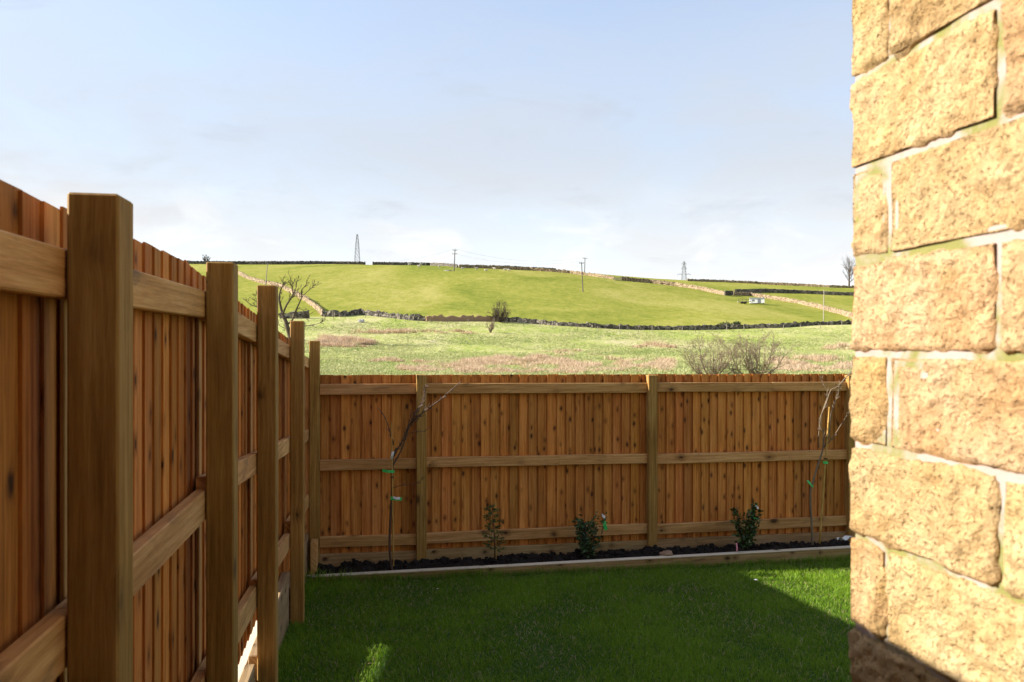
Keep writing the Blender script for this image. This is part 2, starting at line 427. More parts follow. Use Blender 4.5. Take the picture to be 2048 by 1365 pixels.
M['wire'] = plain('aged_wire', (0.12, 0.12, 0.13), 0.6, 0.1, 1.0)
M['white'] = plain('white_panel', (0.78, 0.78, 0.76), 0.6, 0.06, 1.0)
M['greyroof'] = plain('grey_felt_roof', (0.20, 0.21, 0.24), 0.8, 0.2, 2.0)
M['wool'] = plain('sheep_wool', (0.52, 0.47, 0.39), 0.95, 0.2, 4.0)
M['darkface'] = plain('sheep_face', (0.05, 0.04, 0.035), 0.9, 0.2, 4.0)
M['tape_green'] = plain('green_plastic_tag', (0.03, 0.50, 0.10), 0.35, 0.1, 20.0, spec=0.5)
M['tape_white'] = plain('white_plastic_tag', (0.80, 0.80, 0.80), 0.4, 0.06, 20.0)
M['tape_pink'] = plain('pink_plant_label', (0.62, 0.22, 0.28), 0.5, 0.4, 80.0)
M['tie'] = plain('black_tie', (0.02, 0.02, 0.02), 0.5)
def leafmat(name, a, b_, rough=0.4):
    m, nt, b = newmat(name); g = G(nt)
    c = g.mix(g.attr('tone'), a, b_); nt.links.new(c, b.inputs['Base Color']); b.inputs['Roughness'].default_value = rough
    b.inputs['Specular IOR Level'].default_value = 0.4; return m
M['laurel'] = leafmat('glossy_leaf', (0.020, 0.050, 0.014), (0.08, 0.14, 0.045), 0.35)
M['conifer'] = leafmat('conifer_spray', (0.03, 0.065, 0.012), (0.11, 0.16, 0.03), 0.6)
M['gorse'] = leafmat('gorse_leaf', (0.03, 0.05, 0.012), (0.10, 0.12, 0.03), 0.8)
M['rock'] = plain('brown_rock', (0.30, 0.19, 0.12), 0.9, 0.25, 20.0, 0.4)
M['palestone'] = plain('pale_boulder', (0.42, 0.40, 0.38), 0.9, 0.25, 2.0, 0.4)

# ------------------------------------------------------------------ the land: one sheet to the horizon
T_PX = np.array([-200, 300, 640, 940, 1165, 1300, 1450, 1600, 1750, 2300], float)
T_Y = np.array([4, 20, 45, 70, 100, 130, 155, 190, 225, 260, 290, 330, 380, 500, 800, 1500, 3500], float)
_c = [  # angular height of the ground (photo rows) by distance 45..380 m, one line per bearing
    [755, 728, 700, 665, 638, 605, 575, 553, 538, 524, 526],
    [755, 728, 700, 665, 638, 605, 575, 553, 538, 524, 526],
    [755, 728, 700, 663, 634, 605, 578, 556, 542, 527, 529],
    [755, 728, 702, 668, 641, 610, 585, 562, 548, 532, 533],
    [755, 728, 704, 675, 651, 620, 594, 574, 560, 548, 543],
    [755, 728, 705, 682, 659, 630, 606, 588, 575, 564, 556],
    [755, 728, 705, 682, 656, 632, 612, 599, 589, 577, 562],
    [755, 728, 706, 680, 652, 640, 626, 612, 601, 588, 568],
    [755, 730, 708, 678, 648, 636, 628, 618, 608, 592, 573],
    [755, 730, 708, 678, 648, 636, 628, 618, 608, 592, 573]]
T_Z = np.zeros((len(T_PX), len(T_Y)))
for i, row in enumerate(_c):
    py = np.array(row, float); cr = py[-1]
    zz = (682 - py) / FPX * T_Y[2:13]
    far = [(682 - (cr + d)) / FPX * yy for d, yy in ((9, 500), (24, 800), (52, 1500), (72, 3500))]
    T_Z[i] = np.concatenate([[-2.75, -2.6], zz, far])
GP = np.linspace(-200, 2300, 260); GL = np.linspace(math.log(4), math.log(3500), 420)
_tmp = np.array([np.interp(GL, np.log(T_Y), T_Z[i]) for i in range(len(T_PX))])
TG = np.array([np.interp(GP, T_PX, _tmp[:, j]) for j in range(len(GL))]).T
def _blur(a, ax, n):
    k = np.ones(2 * n + 1) / (2 * n + 1)
    p = np.apply_along_axis(lambda v: np.convolve(np.pad(v, n, mode='edge'), k, 'valid'), ax, a); return p
for _ in range(2): TG = _blur(TG, 0, 6); TG = _blur(TG, 1, 4)
def ground_pd(px, Y):
    """ground height relative to the eye at a bearing and a depth (arrays)"""
    px = np.clip(np.asarray(px, float), -200, 2300); ly = np.log(np.clip(np.asarray(Y, float), 4.001, 3499))
    fi = (px + 200) / 2500 * (len(GP) - 1); fj = (ly - GL[0]) / (GL[-1] - GL[0]) * (len(GL) - 1)
    i = np.clip(fi.astype(int), 0, len(GP) - 2); j = np.clip(fj.astype(int), 0, len(GL) - 2)
    u, v = fi - i, fj - j
    return TG[i, j] * (1 - u) * (1 - v) + TG[i + 1, j] * u * (1 - v) + TG[i, j + 1] * (1 - u) * v + TG[i + 1, j + 1] * u * v
def ground(x, y):
    x = np.asarray(x, float); y = np.asarray(y, float)
    r = np.hypot(x, y); az = np.arctan2(x, y); azc = np.clip(az, -0.75, 0.75)
    return ground_pd(1024 + FPX * np.tan(azc), r * np.cos(azc))
def hit(px, py, ymin=40, ymax=378):
    """where a ray of the photograph meets the ground"""
    Y = np.linspace(ymin, ymax, 900); z = ground_pd(np.full(900, px), Y)
    row = 682 - z / Y * FPX
    k = np.where(row <= py)[0]
    j = k[0] if len(k) else int(np.argmin(row))
    return Vector(((px - 1024) / FPX * Y[j], Y[j], CZ + z[j]))

LOWWALL = [(560, 634), (645, 633), (680, 634), (722, 630), (760, 634), (820, 641), (900, 642), (1000, 642), (1060, 646), (1120, 652), (1200, 657),
           (1290, 660), (1380, 660), (1440, 658), (1500, 657), (1560, 656), (1620, 652), (1700, 649), (1780, 647)]
_lw = [(p, hit(p, q)) for p, q in LOWWALL]
_lwp = np.array([p for p, v in _lw], float); _lwy = np.array([v.y for p, v in _lw])

az = np.concatenate([np.linspace(-math.pi, -0.72, 40)[:-1], np.linspace(-0.72, 0.72, 420), np.linspace(0.72, math.pi, 40)[1:]])
rr = np.concatenate([np.linspace(0.5, 8, 5)[:-1], np.exp(np.linspace(math.log(8), math.log(420), 330))[:-1], np.exp(np.linspace(math.log(420), math.log(3600), 40))])
A, R = np.meshgrid(az, rr)
X = R * np.sin(A); Y = R * np.cos(A); Z = ground(X, Y)
pxg = 1024 + FPX * np.tan(np.clip(A, -0.75, 0.75)); Yg = R * np.cos(np.clip(A, -0.75, 0.75))
fade = np.clip((R - 25) / 60, 0, 1)
def swell(x, y, w, ph): return np.sin(x / w * 1.0 + ph) * np.sin(y / (w * 0.8) + ph * 1.7)
Z = Z + fade * np.clip(Yg / 150, 0, 1) * (0.05 * swell(X, Y, 3.1, 0.4) + 0.09 * swell(X, Y, 7.3, 2.0))
zone = np.clip((Yg - np.interp(pxg, _lwp, _lwy)) / 2.5 + 0.5, 0, 1)
nr, na = A.shape
I = np.arange(nr * na).reshape(nr, na)
F = np.stack([I[:-1, :-1], I[:-1, 1:], I[1:, 1:], I[1:, :-1]], -1).reshape(-1, 4)[:, ::-1]
V = np.stack([X, Y, Z + CZ], -1).reshape(-1, 3)
kind(np_mesh('hillside', V, F, M['field'], smooth=True, attr={'zone': zone.ravel()}), 'structure')

# ------------------------------------------------------------------ garden ground
def sheet(name, l0, l1, s0, s1, zf, mat, nl=30, ns=30, jit=0.0, depth=0.25):
    ls = np.linspace(l0, l1, nl); ss = np.linspace(s0, s1, ns); v = []; f = []
    for s in ss:
        for l in ls: v.append(W(l, s, zf(l, s) + (random.uniform(-jit, jit) if jit else 0)))
    for i in range(ns - 1):
        for j in range(nl - 1): k = i * nl + j; f.append((k, k + 1, k + nl + 1, k + nl))
    # skirt
    ring = [j for j in range(nl)] + [i * nl + nl - 1 for i in range(1, ns)] + [(ns - 1) * nl + j for j in range(nl - 2, -1, -1)] + [i * nl for i in range(ns - 2, 0, -1)]
    o = len(v)
    for q in ring: x, y, z = v[q]; v.append((x, y, z - depth))
    m = len(ring)
    for q in range(m): f.append((ring[q], o + q, o + (q + 1) % m, ring[(q + 1) % m]))
    b = MB(); b.v = v; b.f = f
    return b.build(name, mat, smooth=False)
S_EDGE = 7.085
lawn = kind(sheet('lawn', L0 - 0.16, 8.5, -3.5, S_EDGE, lambda l, s: lawn_z(l, s) - 0.012, M['lawn'], 40, 40), 'structure')
def soil_h(l, s):
    return -2.165 - 0.035 * (s - 7.14) / 0.36 - 0.006 * l + 0.05 * mn.noise(Vector((l * 4, s * 5, 0))) + 0.045 * mn.noise(Vector((l * 13, s * 14, 3))) + 0.03 * mn.noise(Vector((l * 31, s * 31, 7)))
soil = kind(sheet('soil_bed', L0 - 0.02, 8.5, S_EDGE + 0.056, S_BACK - 0.004, soil_h, M['soil'], 420, 20), 'structure')
# neighbour's paving on the sunny side of the left fence, at the level of the gravel boards
kind(sheet('paving', -5.5, L0 - 0.175, -3.5, 6.7, lambda l, s: -1.76 - 0.004 * abs(s), M['paving'], 10, 14, 0.0, 0.9), 'structure')

# soil clods, too many to count
b = MB()
def lump(b, c, r, sq=(1, 1, 1), n=6, seed=0, rough=0.3):
    """irregular rock-like lump"""
    vs_, fs_ = [], []
    rows = n // 2 + 1
    for i in range(rows + 1):
        th = math.pi * i / rows
        for j in range(n):
            ph = 2 * math.pi * j / n
            d = Vector((math.sin(th) * math.cos(ph), math.sin(th) * math.sin(ph), math.cos(th)))
            k = r * (1 + rough * mn.noise(d * 1.7 + Vector((seed * 3.1, seed * 1.7, seed))))
            vs_.append((c[0] + d.x * k * sq[0], c[1] + d.y * k * sq[1], c[2] + d.z * k * sq[2]))
    for i in range(rows):
        for j in range(n): fs_.append((i * n + j, (i + 1) * n + j, (i + 1) * n + (j + 1) % n, i * n + (j + 1) % n))
    b.add(vs_, fs_)
for i in range(2400):
    l = random.uniform(L0 + 0.02, 4.6); s = random.uniform(S_EDGE + 0.085, S_BACK - 0.04)
    if random.random() < 0.45: l = random.uniform(2.0, 4.4)
    r = random.uniform(0.005, 0.022) * (1.5 if random.random() < 0.12 else 1)
    lump(b, W(l, s, soil_h(l, s) + r * 0.25), r, (1, 1, 0.75), 6, i, 0.7)
kind(b.build('soil_clods', M['soil'], smooth=False), 'stuff')

# ------------------------------------------------------------------ fences
def make_boards(parent, along, plane, outward, a_start, a_end, ztop, zbot, pitch=0.1, mat=None, seed=1, tilt=0.0085):
    """row of overlapping feather-edge boards. along: 'x' or 'y' = local axis the fence runs; outward = sign of the far side on the other axis"""
    rnd = random.Random(seed); a = a_start
    while a < a_end - 0.02:
        w = min(0.124 + rnd.uniform(-0.004, 0.004), a_end - a + 0.01)
        t0, t1 = 0.007, 0.017
        lo = plane; hi = plane + outward * (tilt + rnd.uniform(-0.0006, 0.0015))
        lo += outward * rnd.uniform(0, 0.0012)
        jt = rnd.uniform(-0.0035, 0.0035)
        zt0 = ztop(a) + jt; zt1 = ztop(a + w) + jt + rnd.uniform(-0.002, 0.002); zb0 = zbot(a); zb1 = zbot(a + w)
        base = (a, plane, zb0)
        prof = [(0, lo), (w, hi), (w, hi + outward * t1), (0, lo + outward * t0)]
        vs_ = []
        for (q, d) in prof:
            zb, zt = (zb0, zt0) if q == 0 else (zb1, zt1)
            for zz in (zb, zt):
                vs_.append((q, d - plane, zz - zb0) if along == 'x' else (d - plane, q, zz - zb0))
        # verts: 2 per profile corner (bottom, top)
        fs_ = []
        for k in range(4): n = (k + 1) % 4; fs_.append((2 * k, 2 * n, 2 * n + 1, 2 * k + 1))
        fs_.append((1, 3, 5, 7)); fs_.append((6, 4, 2, 0))
        b = MB(); b.add(vs_, fs_)
        loc = (a, plane, zb0) if along == 'x' else (plane, a, zb0)
        b.build('board', mat, parent, recalc=True, loc=loc)
        a += pitch + rnd.uniform(-0.003, 0.003)
def beam(parent, name, a, c, mat, ch=0.004):
    """chamfered timber between two local corners, origin at its own corner so that its grain is its own"""
    b = MB(); b.cbox((0, 0, 0), (c[0] - a[0], c[1] - a[1], c[2] - a[2]), ch)
    return b.build(name, mat, parent, recalc=True, loc=a)
def sloped_beam(parent, name, axis, a0, a1, d0, d1, z0, z1, h, mat):
    """rail running from a0 to a1 along the local axis while its top goes from z0 to z1"""
    n = 1; vs_ = []; c = 0.004
    prof = [(d0 + c, 0), (d1 - c, 0), (d1, -c), (d1, -h + c), (d1 - c, -h), (d0 + c, -h), (d0, -h + c), (d0, -c)]
    for (a, z) in ((a0, z0), (a1, z1)):
        for (d, dz) in prof: vs_.append((a - a0, d - d0, z + dz - z0) if axis == 'x' else (d - d0, a - a0, z + dz - z0))
    k = len(prof); fs_ = [(i, (i + 1) % k, k + (i + 1) % k, k + i) for i in range(k)] + [tuple(range(k)), tuple(range(2 * k - 1, k - 1, -1))]
    b = MB(); b.add(vs_, fs_)
    return b.build(name, mat, parent, recalc=True, loc=(a0, d0, z0) if axis == 'x' else (d0, a0, z0))

# left fence; local x = l, local y = s, local z = height relative to the eye
lf = empty('timber_fence', (0, 0, CZ), PSI)
tag(lf, 'tall close-board timber fence with thick square posts stepping down the left side of the lawn', 'fence', 'close-board garden fences')
POSTS = [(-2.35, 0.30), (-0.95, 0.30), (0.36, 0.30), (s_of_Y(1.524), 0.302), (s_of_Y(2.784), 0.295), (s_of_Y(4.006), 0.30), (s_of_Y(5.60), 0.152), (s_of_Y(7.28), 0.002)]
def rail_top(s):
    Yv = (s - 0.115) / 1.0174
    return 0.188 if Yv < 2.8 else 0.188 - 0.079 * (Yv - 2.8)
for i, (s, zt) in enumerate(POSTS):
    beam(lf, 'post', (L0 - 0.098, s, -2.6), (L0, s + 0.1, zt), M['post'], 0.005)
LR = L0 - 0.1           # garden face of the rails
for i in range(len(POSTS) - 1):
    a, c = POSTS[i][0] + 0.052, POSTS[i + 1][0] + 0.048
    for off0, off1, h in ((0, 0, 0.1), (-0.745 if i < 4 else -0.70, -0.745 if i < 4 else -0.695, 0.112), (-1.43 if i < 4 else -1.43 if i == 4 else -1.385, -1.43 if i < 4 else -1.41, 0.125)):
        if i == 6 and off0 < -1.3: off0 = off1 = -1.33
        sloped_beam(lf, 'rail', 'y', a, c, LR - 0.045, LR - 0.002, rail_top(a) + off0, rail_top(c) + off1, h, M['rail_y'])
    # pale batten closing the bay beside the far post
    zt = rail_top(c) - 0.01
    if i < len(POSTS) - 2: beam(lf, 'batten', (LR - 0.060, c + 0.083, -1.62), (LR - 0.049, c + 0.118, zt), M['rail_z'], 0.002)
SGAP = 5.36
def left_bot(s): return -1.80 if s < 2.98 else (-1.655 if s < SGAP else -1.93)
make_boards(lf, 'y', LR - 0.0605, -1, -2.3, S_BACK + 0.12, lambda s: rail_top(s) + (0.107 if s < 2.95 else 0.096), left_bot, 0.1, M['board'], 3)
for i in range(len(POSTS) - 1):
    a, c = POSTS[i][0] + 0.102, POSTS[i + 1][0] - 0.002 + (0.04 if i == 6 else 0)
    zt = -1.725 if i < 6 else -1.88
    beam(lf, 'gravel_board', (LR - 0.06, a, -2.6), (LR - 0.005, c, zt), M['gravel_y'], 0.005)
beam(lf, 'corner_batten', (LR - 0.0598, S_BACK + 0.022, -2.6), (L0 - 0.0985, S_BACK + 0.046, -0.22), M['rail_z'], 0.002)
# short stub of timber at the foot of the corner post
beam(lf, 'stub_post', (L0 - 0.075, POSTS[-1][0] - 0.155, -2.5), (L0 - 0.012, POSTS[-1][0] - 0.012, -1.925), M['rail_y'], 0.005)

# back fence; same frame
bf = empty('timber_fence', (0, 0, CZ), PSI)
tag(bf, 'low-looking close-board timber fence crossing the far end of the lawn behind the planting bed', 'fence', 'close-board garden fences')
def btop(l): return -0.335 - 0.0063 * (l - L0)
BP = [l_of_px(833, S_BACK - 0.03), l_of_px(1297, S_BACK - 0.03), l_of_px(1697, S_BACK - 0.03)]
BP += [BP[-1] + 2.4, BP[-1] + 4.8]
for i, l in enumerate(BP): beam(bf, 'post', (l, S_BACK - 0.035, -2.6), (l + 0.1, S_BACK + 0.062, btop(l) + (0.004 if i == 0 else -0.004 if i == 1 else -0.01)), M['post'], 0.005)
edges = [L0 + 0.002] + BP
for i in range(len(edges) - 1):
    a, c = edges[i] + (0.1 if i else 0) + 0.001, edges[i + 1] - 0.001
    for k, off in enumerate((-0.090, -0.838, -1.590)):
        cut = None
        if i == 1 and k == 1: cut = l_of_px(1118, S_BACK)
        if i == 2 and k == 0: cut = l_of_px(1545, S_BACK)
        js = [random.uniform(-0.012, 0.012) for _ in range(2)]
        if cut:
            sloped_beam(bf, 'rail', 'x', a, cut, S_BACK, S_BACK + 0.043, btop(a) + off + js[0], btop(cut) + off, 0.1, M['rail_x'])
            sloped_beam(bf, 'rail', 'x', cut + 0.002, c, S_BACK, S_BACK + 0.043, btop(cut) + off + 0.004, btop(c) + off + js[1], 0.1, M['rail_x'])
        else:
            sloped_beam(bf, 'rail', 'x', a, c, S_BACK, S_BACK + 0.043, btop(a) + off + js[0], btop(c) + off + js[1], 0.105, M['rail_x'])
    sloped_beam(bf, 'gravel_board', 'x', a, c, S_BACK + 0.012, S_BACK + 0.047, btop(a) - 1.755, btop(c) - 1.765, 0.5, M['gravel_x'])
make_boards(bf, 'x', S_BACK + 0.0485, 1, L0 - 0.095, BP[-1] + 0.2, btop, lambda l: btop(l) - 1.84, 0.1, M['board'], 11, 0.020)

# timber edging between the lawn and the bed
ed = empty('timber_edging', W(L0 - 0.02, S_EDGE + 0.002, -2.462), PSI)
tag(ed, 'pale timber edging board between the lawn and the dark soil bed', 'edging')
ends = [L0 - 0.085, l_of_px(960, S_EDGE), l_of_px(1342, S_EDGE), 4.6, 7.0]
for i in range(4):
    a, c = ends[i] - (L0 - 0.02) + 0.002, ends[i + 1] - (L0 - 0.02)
    sloped_beam(ed, 'edging_board', 'x', a, c, 0, 0.05, 0.278 - 0.003 * i, 0.276 - 0.003 * i, 0.26, M['gravel_x'])  # brown colour stands for the shaded front of the edging
    sloped_beam(ed, 'lit_top_strip', 'x', a, c, -0.004, 0.054, 0.2935 - 0.003 * i, 0.2915 - 0.003 * i, 0.0145, M['edging'])  # pale strip paints the sky-lit top of the same edging timber

# ------------------------------------------------------------------ stone house on the right
CX, CY = 0.56, 1.23
HL = CX * CP + CY * SP            # l of the wall face
HS = -CX * SP + CY * CP           # s of the corner
PITCH = 0.1494; JZ = -0.019       # course height, one joint (relative to the eye)
hs = empty('stone_house', W(HL, HS, -2.5), PSI)
tag(hs, 'corner of a house in rough golden coursed stone close on the right', 'house')
def hp(dl, ds, zr): return (dl, ds, zr + 2.5)   # house local: x into the house, y along the wall (negative towards the camera)
def stone_mesh(dx, dy, dz, n, seed, bulge=0.006, rough=0.006):
    """rock-faced block of size dx,dy,dz (origin at its low corner); n = cells per 0.1 m"""
    nx, ny, nz = (max(2, int(q / 0.1 * n)) for q in (dx, dy, dz))
    vid = {}; vs_ = []; fs_ = []
    D = (dx, dy, dz); NN = (nx, ny, nz); sv = Vector((seed * 7.13, seed * 3.7, seed * 1.9))
    def vert(i, j, k, ax):
        key = (i, j, k)
        if key in vid: return vid[key]
        p = Vector((dx * i / nx, dy * j / ny, dz * k / nz))
        c = (i, j, k)
        nrm = Vector((0, 0, 0)); ext = 0
        for a in range(3):
            if c[a] == 0: nrm[a] = -1; ext += 1
            elif c[a] == NN[a]: nrm[a] = 1; ext += 1
        q = p + sv
        # distance to the nearest edge of the face it lies on
        ed = min(min(p[a], D[a] - p[a]) for a in range(3) if nrm[a] == 0) if ext == 1 else 0.0
        off = Vector((0, 0, 0))
        if ext == 1:
            f = 1 - math.exp(-ed / 0.004)
            rid = abs(mn.noise(q * 13)) * 0.8 + abs(mn.noise(q * 27 + Vector((5, 5, 5)))) * 0.35
            chip = max(0.0, mn.noise(q * 8 + Vector((9, 2, 4))) - 0.12) * (1.4 if p.z < dz * 0.45 else 0.5)
            h = bulge * f + rough * 2.0 * f * (mn.noise(q * 7) * 0.9 + mn.noise(q * 19) * 0.6 + mn.noise(q * 47) * 0.55 + mn.noise(q * 95) * 0.4 - rid * 0.6)
            h -= 0.045 * chip * min(1, (1 - min(1, ed / 0.05)) * 1.4)
            off += nrm * max(h, -0.0022 if ed > 0.012 else -0.0042)
        else:
            off -= nrm * (0.001 + 0.006 * max(0, mn.noise(q * 11)))
        off += Vector(mn.noise_vector(q * 16)) * 0.0018
        vid[key] = len(vs_); vs_.append(tuple(p + off)); return vid[key]
    for ax in range(3):
        o1, o2 = [a for a in range(3) if a != ax]
        for sd in (0, NN[ax]):
            for i in range(NN[o1]):
                for j in range(NN[o2]):
                    q = []
                    for (a, c) in ((i, j), (i + 1, j), (i + 1, j + 1), (i, j + 1)):
                        t = [0, 0, 0]; t[ax] = sd; t[o1] = a; t[o2] = c; q.append(vert(*t, ax))
                    if (sd == 0) != (ax == 1): q.reverse()
                    fs_.append(tuple(q))
    b = MB(); b.v = vs_; b.f = fs_; return b
JT = 0.0115
rest = MB(); rest_ret = MB(); seed = 0
for k in range(-16, 22):
    z0 = JZ + PITCH * k + JT / 2; z1 = z0 + PITCH - JT
    even = (k % 2 == 0)
    rnd = random.Random(100 + k)
    # lengths along the wall from the corner towards and past the camera
    t = 0.0; first = True; near = -7 <= k <= 6
    while t < 8.5:
        if first: ln = (0.094 if not even else 0.302) + rnd.uniform(-0.004, 0.004)
        else: ln = rnd.choice([0.30, 0.38, 0.44, 0.33])
        seed += 1
        out = rnd.uniform(-0.003, 0.004)
        depth = (0.30 if not even else 0.10) if first else 0.10
        vis = near and t < 0.75
        n = 20 if (vis and t < 0.36) else (4 if vis else 2)
        sm = stone_mesh(depth, ln - JT, z1 - z0, n, seed, 0.0035)
        loc = hp(-out, -(t + ln - JT), z0)
        if vis: sm.build('stone', M['stone'], hs, smooth=True, recalc=True, loc=loc)
        else: rest.add([(x + loc[0], y + loc[1], z + loc[2]) for x, y, z in sm.v], sm.f)
        t += ln; first = False
    # the return face, round the corner
    d = 0.30 if not even else 0.10
    while d < 2.6:
        ln = rnd.choice([0.30, 0.38, 0.44]); seed += 1
        sm = stone_mesh(ln - JT, 0.10, z1 - z0, 2, seed)
        loc = hp(d + JT, -0.10 + rnd.uniform(-0.003, 0.003), z0)
        rest_ret.add([(x + loc[0], y + loc[1], z + loc[2]) for x, y, z in sm.v], sm.f); d += ln
kind(rest.build('stone_courses', M['stone'], hs, smooth=True, recalc=True), 'stuff')
kind(rest_ret.build('return_courses', M['stone'], hs, smooth=True, recalc=True), 'stuff')
b = MB()
zlo, zhi = JZ + PITCH * -16, JZ + PITCH * 22
b.box(hp(0.0046, -8.5, zlo), hp(2.7, -0.0046, zhi))
b.build('mortar', M['mortar'], hs)
b = MB(); x0, y0, z0 = hp(-0.38, -8.7, zhi + 0.002); x1, y1, _ = hp(7.4, 0.12, 0)  # unseen house roof, added with overhanging eaves to shade the passage
b.add([(x0, y0, z0), (x1, y0, z0), (x1, y1, z0), (x0, y1, z0), (x0, y0, z0 + .16), (x0, y1, z0 + .16), (3.5, y0, z0 + 2.6), (3.5, y1, z0 + 2.6), (x1, y0, z0 + .16), (x1, y1, z0 + .16)],
      [(0, 3, 2, 1), (0, 4, 5, 3), (1, 2, 9, 8), (4, 6, 7, 5), (6, 8, 9, 7), (0, 1, 8, 6, 4), (3, 5, 7, 9, 2)]); b.build('roof', M['greyroof'], hs, recalc=True)

# unseen gate added behind the viewpoint to darken the near post fronts
gt = empty('shading_gate', W(L0 + 0.02, -1.3, -1.55), PSI); tag(gt, 'unseen close-board gate added behind the viewpoint to darken the passage', 'gate')
gw = HL - L0 - 0.05
for i in range(11): beam(gt, 'board', (gw * i / 11 + 0.002, 0, 0.05), (gw * (i + 1) / 11 - 0.002, 0.018, 1.85), M['board'], 0.002)
for z_ in (0.2, 0.9, 1.6): beam(gt, 'rail', (0.01, 0.019, z_), (gw - 0.01, 0.06, z_ + 0.1), M['rail_x'], 0.003)

# unseen house added beyond the left fence, out of view, to shade the passage
nh = empty('shading_house', W(-1.55, 1.12, -2.5), PSI)
tag(nh, 'unseen stone house added beyond the left fence to shade the passage', 'house')
b = MB(); b.box((-7.0, -10.0, 0), (0, 0, 5.6)); b.build('wall', M['stone'], nh)
b = MB(); b.add([(-7.2, -10.2, 5.602), (0.38, -10.2, 5.602), (0.38, 0.1, 5.602), (-7.2, 0.1, 5.602), (-3.5, -10.2, 8.2), (-3.5, 0.1, 8.2)], [(0, 3, 2, 1), (0, 1, 4), (1, 2, 5, 4), (2, 3, 5), (3, 0, 4, 5)])
b.build('roof', M['greyroof'], nh)
for y_ in (-2.6, -6.2):
    for z_ in (1.0, 3.7):
        b = MB(); b.box((0.003, y_ - .6, z_), (0.03, y_ + .6, z_ + 1.15)); wf_ = b.build('window', M['white'], nh)
        b = MB(); b.box((0.031, y_ - .52, z_ + .08), (0.036, y_ + .52, z_ + 1.07)); b.build('pane', M['steel'], wf_)

# ------------------------------------------------------------------ plants in the bed
def grow(b, p, d, length, r0, level, cfg, rnd, tips=None):
    """one limb and its side limbs"""
    n = cfg['seg'][level]; pts = [p.copy()]; rad = [r0]; r1 = r0 * cfg['taper'][level]
    q = p.copy(); dd = d.normalized()
    for i in range(n):
        dd = (dd + Vector((rnd.gauss(0, 1), rnd.gauss(0, 1), rnd.gauss(0, 1))) * cfg['wob'][level] + Vector((0, 0, cfg['up'][level]))).normalized()
        q = q + dd * (length / n); pts.append(q.copy()); rad.append(r0 + (r1 - r0) * (i + 1) / n)
    b.tube(pts, rad, cfg['sides'][level], cap=False)
    if tips is not None: tips.append(q.copy())
    if level + 1 >= len(cfg['seg']): return
    for k in range(cfg['kids'][level]):
        f = cfg['from'][level] + (1 - cfg['from'][level]) * (k + rnd.random()) / cfg['kids'][level]
        fi = min(n - 1, int(f * n)); u = f * n - fi
        pos = pts[fi].lerp(pts[fi + 1], u); rr_ = rad[fi] + (rad[fi + 1] - rad[fi]) * u
        base = (pts[fi + 1] - pts[fi]).normalized()
        side = base.cross(Vector((rnd.gauss(0, 1), rnd.gauss(0, 1), rnd.gauss(0, 1)))).normalized()
        ang = cfg['ang'][level] * rnd.uniform(0.7, 1.25)
        nd = base * math.cos(ang) + side * math.sin(ang)
        grow(b, pos, nd, length * cfg['len'][level] * rnd.uniform(0.65, 1.2) * (1.15 - 0.5 * f), rr_ * cfg['rad'][level], level + 1, cfg, rnd, tips)

def bedpt(px, py, s):
    """point of the photograph on the vertical plane at depth s"""
    l = l_of_px(px, s); x, y, _ = W(l, s, 0); return Vector((x, y, CZ - (py - 682) / FPX * y))
def spline(pts, n=5):
    out = []
    P_ = [pts[0]] + pts + [pts[-1]]
    for i in range(1, len(P_) - 2):
        for k in range(n):
            t = k / n; a, b_, c, d = P_[i - 1], P_[i], P_[i + 1], P_[i + 2]
            out.append(0.5 * ((2 * b_) + (c - a) * t + (2 * a - 5 * b_ + 4 * c - d) * t * t + (3 * b_ - a - 3 * c + d) * t ** 3))
    out.append(pts[-1]); return out
def limb(b, pix, s0, s1, r0, r1, sides=6, n=5, buds=0, rnd=None):
    k = len(pix)
    pts = [bedpt(px, py, s0 + (s1 - s0) * i / (k - 1)) for i, (px, py) in enumerate(pix)]
    sp = spline(pts, n); m = len(sp)
    r0 *= 1.0; r1 *= 1.15
    b.tube(sp, [r0 + (r1 - r0) * i / (m - 1) for i in range(m)], sides)
    if buds:
        for q in range(int(buds * 1.6)):
            i = rnd.randrange(1, m - 1); d = (sp[i + 1] - sp[i]).normalized()
            sd = d.cross(Vector((rnd.gauss(0, 1), rnd.gauss(0, 1), rnd.gauss(0, 1)))).normalized()
            e = sp[i] + (sd * 0.8 + d) * rnd.uniform(0.012, 0.05)
            b.tube([sp[i], sp[i].lerp(e, 0.6), e], [0.0036, 0.0032, 0.0014], 4)
    return sp
def ribbon(name, parent, pts, w, mat, ax=Vector((0, 0, 1)), th=0.0012):
    b = MB(); n = len(pts); pts = [Vector(p) for p in pts]
    vs_ = []
    for i, p in enumerate(pts):
        t = (pts[min(i + 1, n - 1)] - pts[max(i - 1, 0)]).normalized(); nn = t.cross(ax).normalized()
        for (u, v) in ((-.5, -1), (.5, -1), (.5, 1), (-.5, 1)): vs_.append(tuple(p + ax * (w * u) + nn * th * v))
    fs_ = [(4 * i + j, 4 * i + (j + 1) % 4, 4 * i + 4 + (j + 1) % 4, 4 * i + 4 + j) for i in range(n - 1) for j in range(4)] + [(0, 1, 2, 3), (4 * n - 1, 4 * n - 2, 4 * n - 3, 4 * n - 4)]
    b.add(vs_, fs_)
    o = b.build(name, mat, None, recalc=True)
    if parent: o.parent = parent; o.matrix_parent_inverse = parent.matrix_world.inverted()
    return o
def child_world(o, parent):
    """parts built in world space under a thing whose empty sits at its foot"""
    o.parent = parent; o.location = -Vector(parent.location); return o

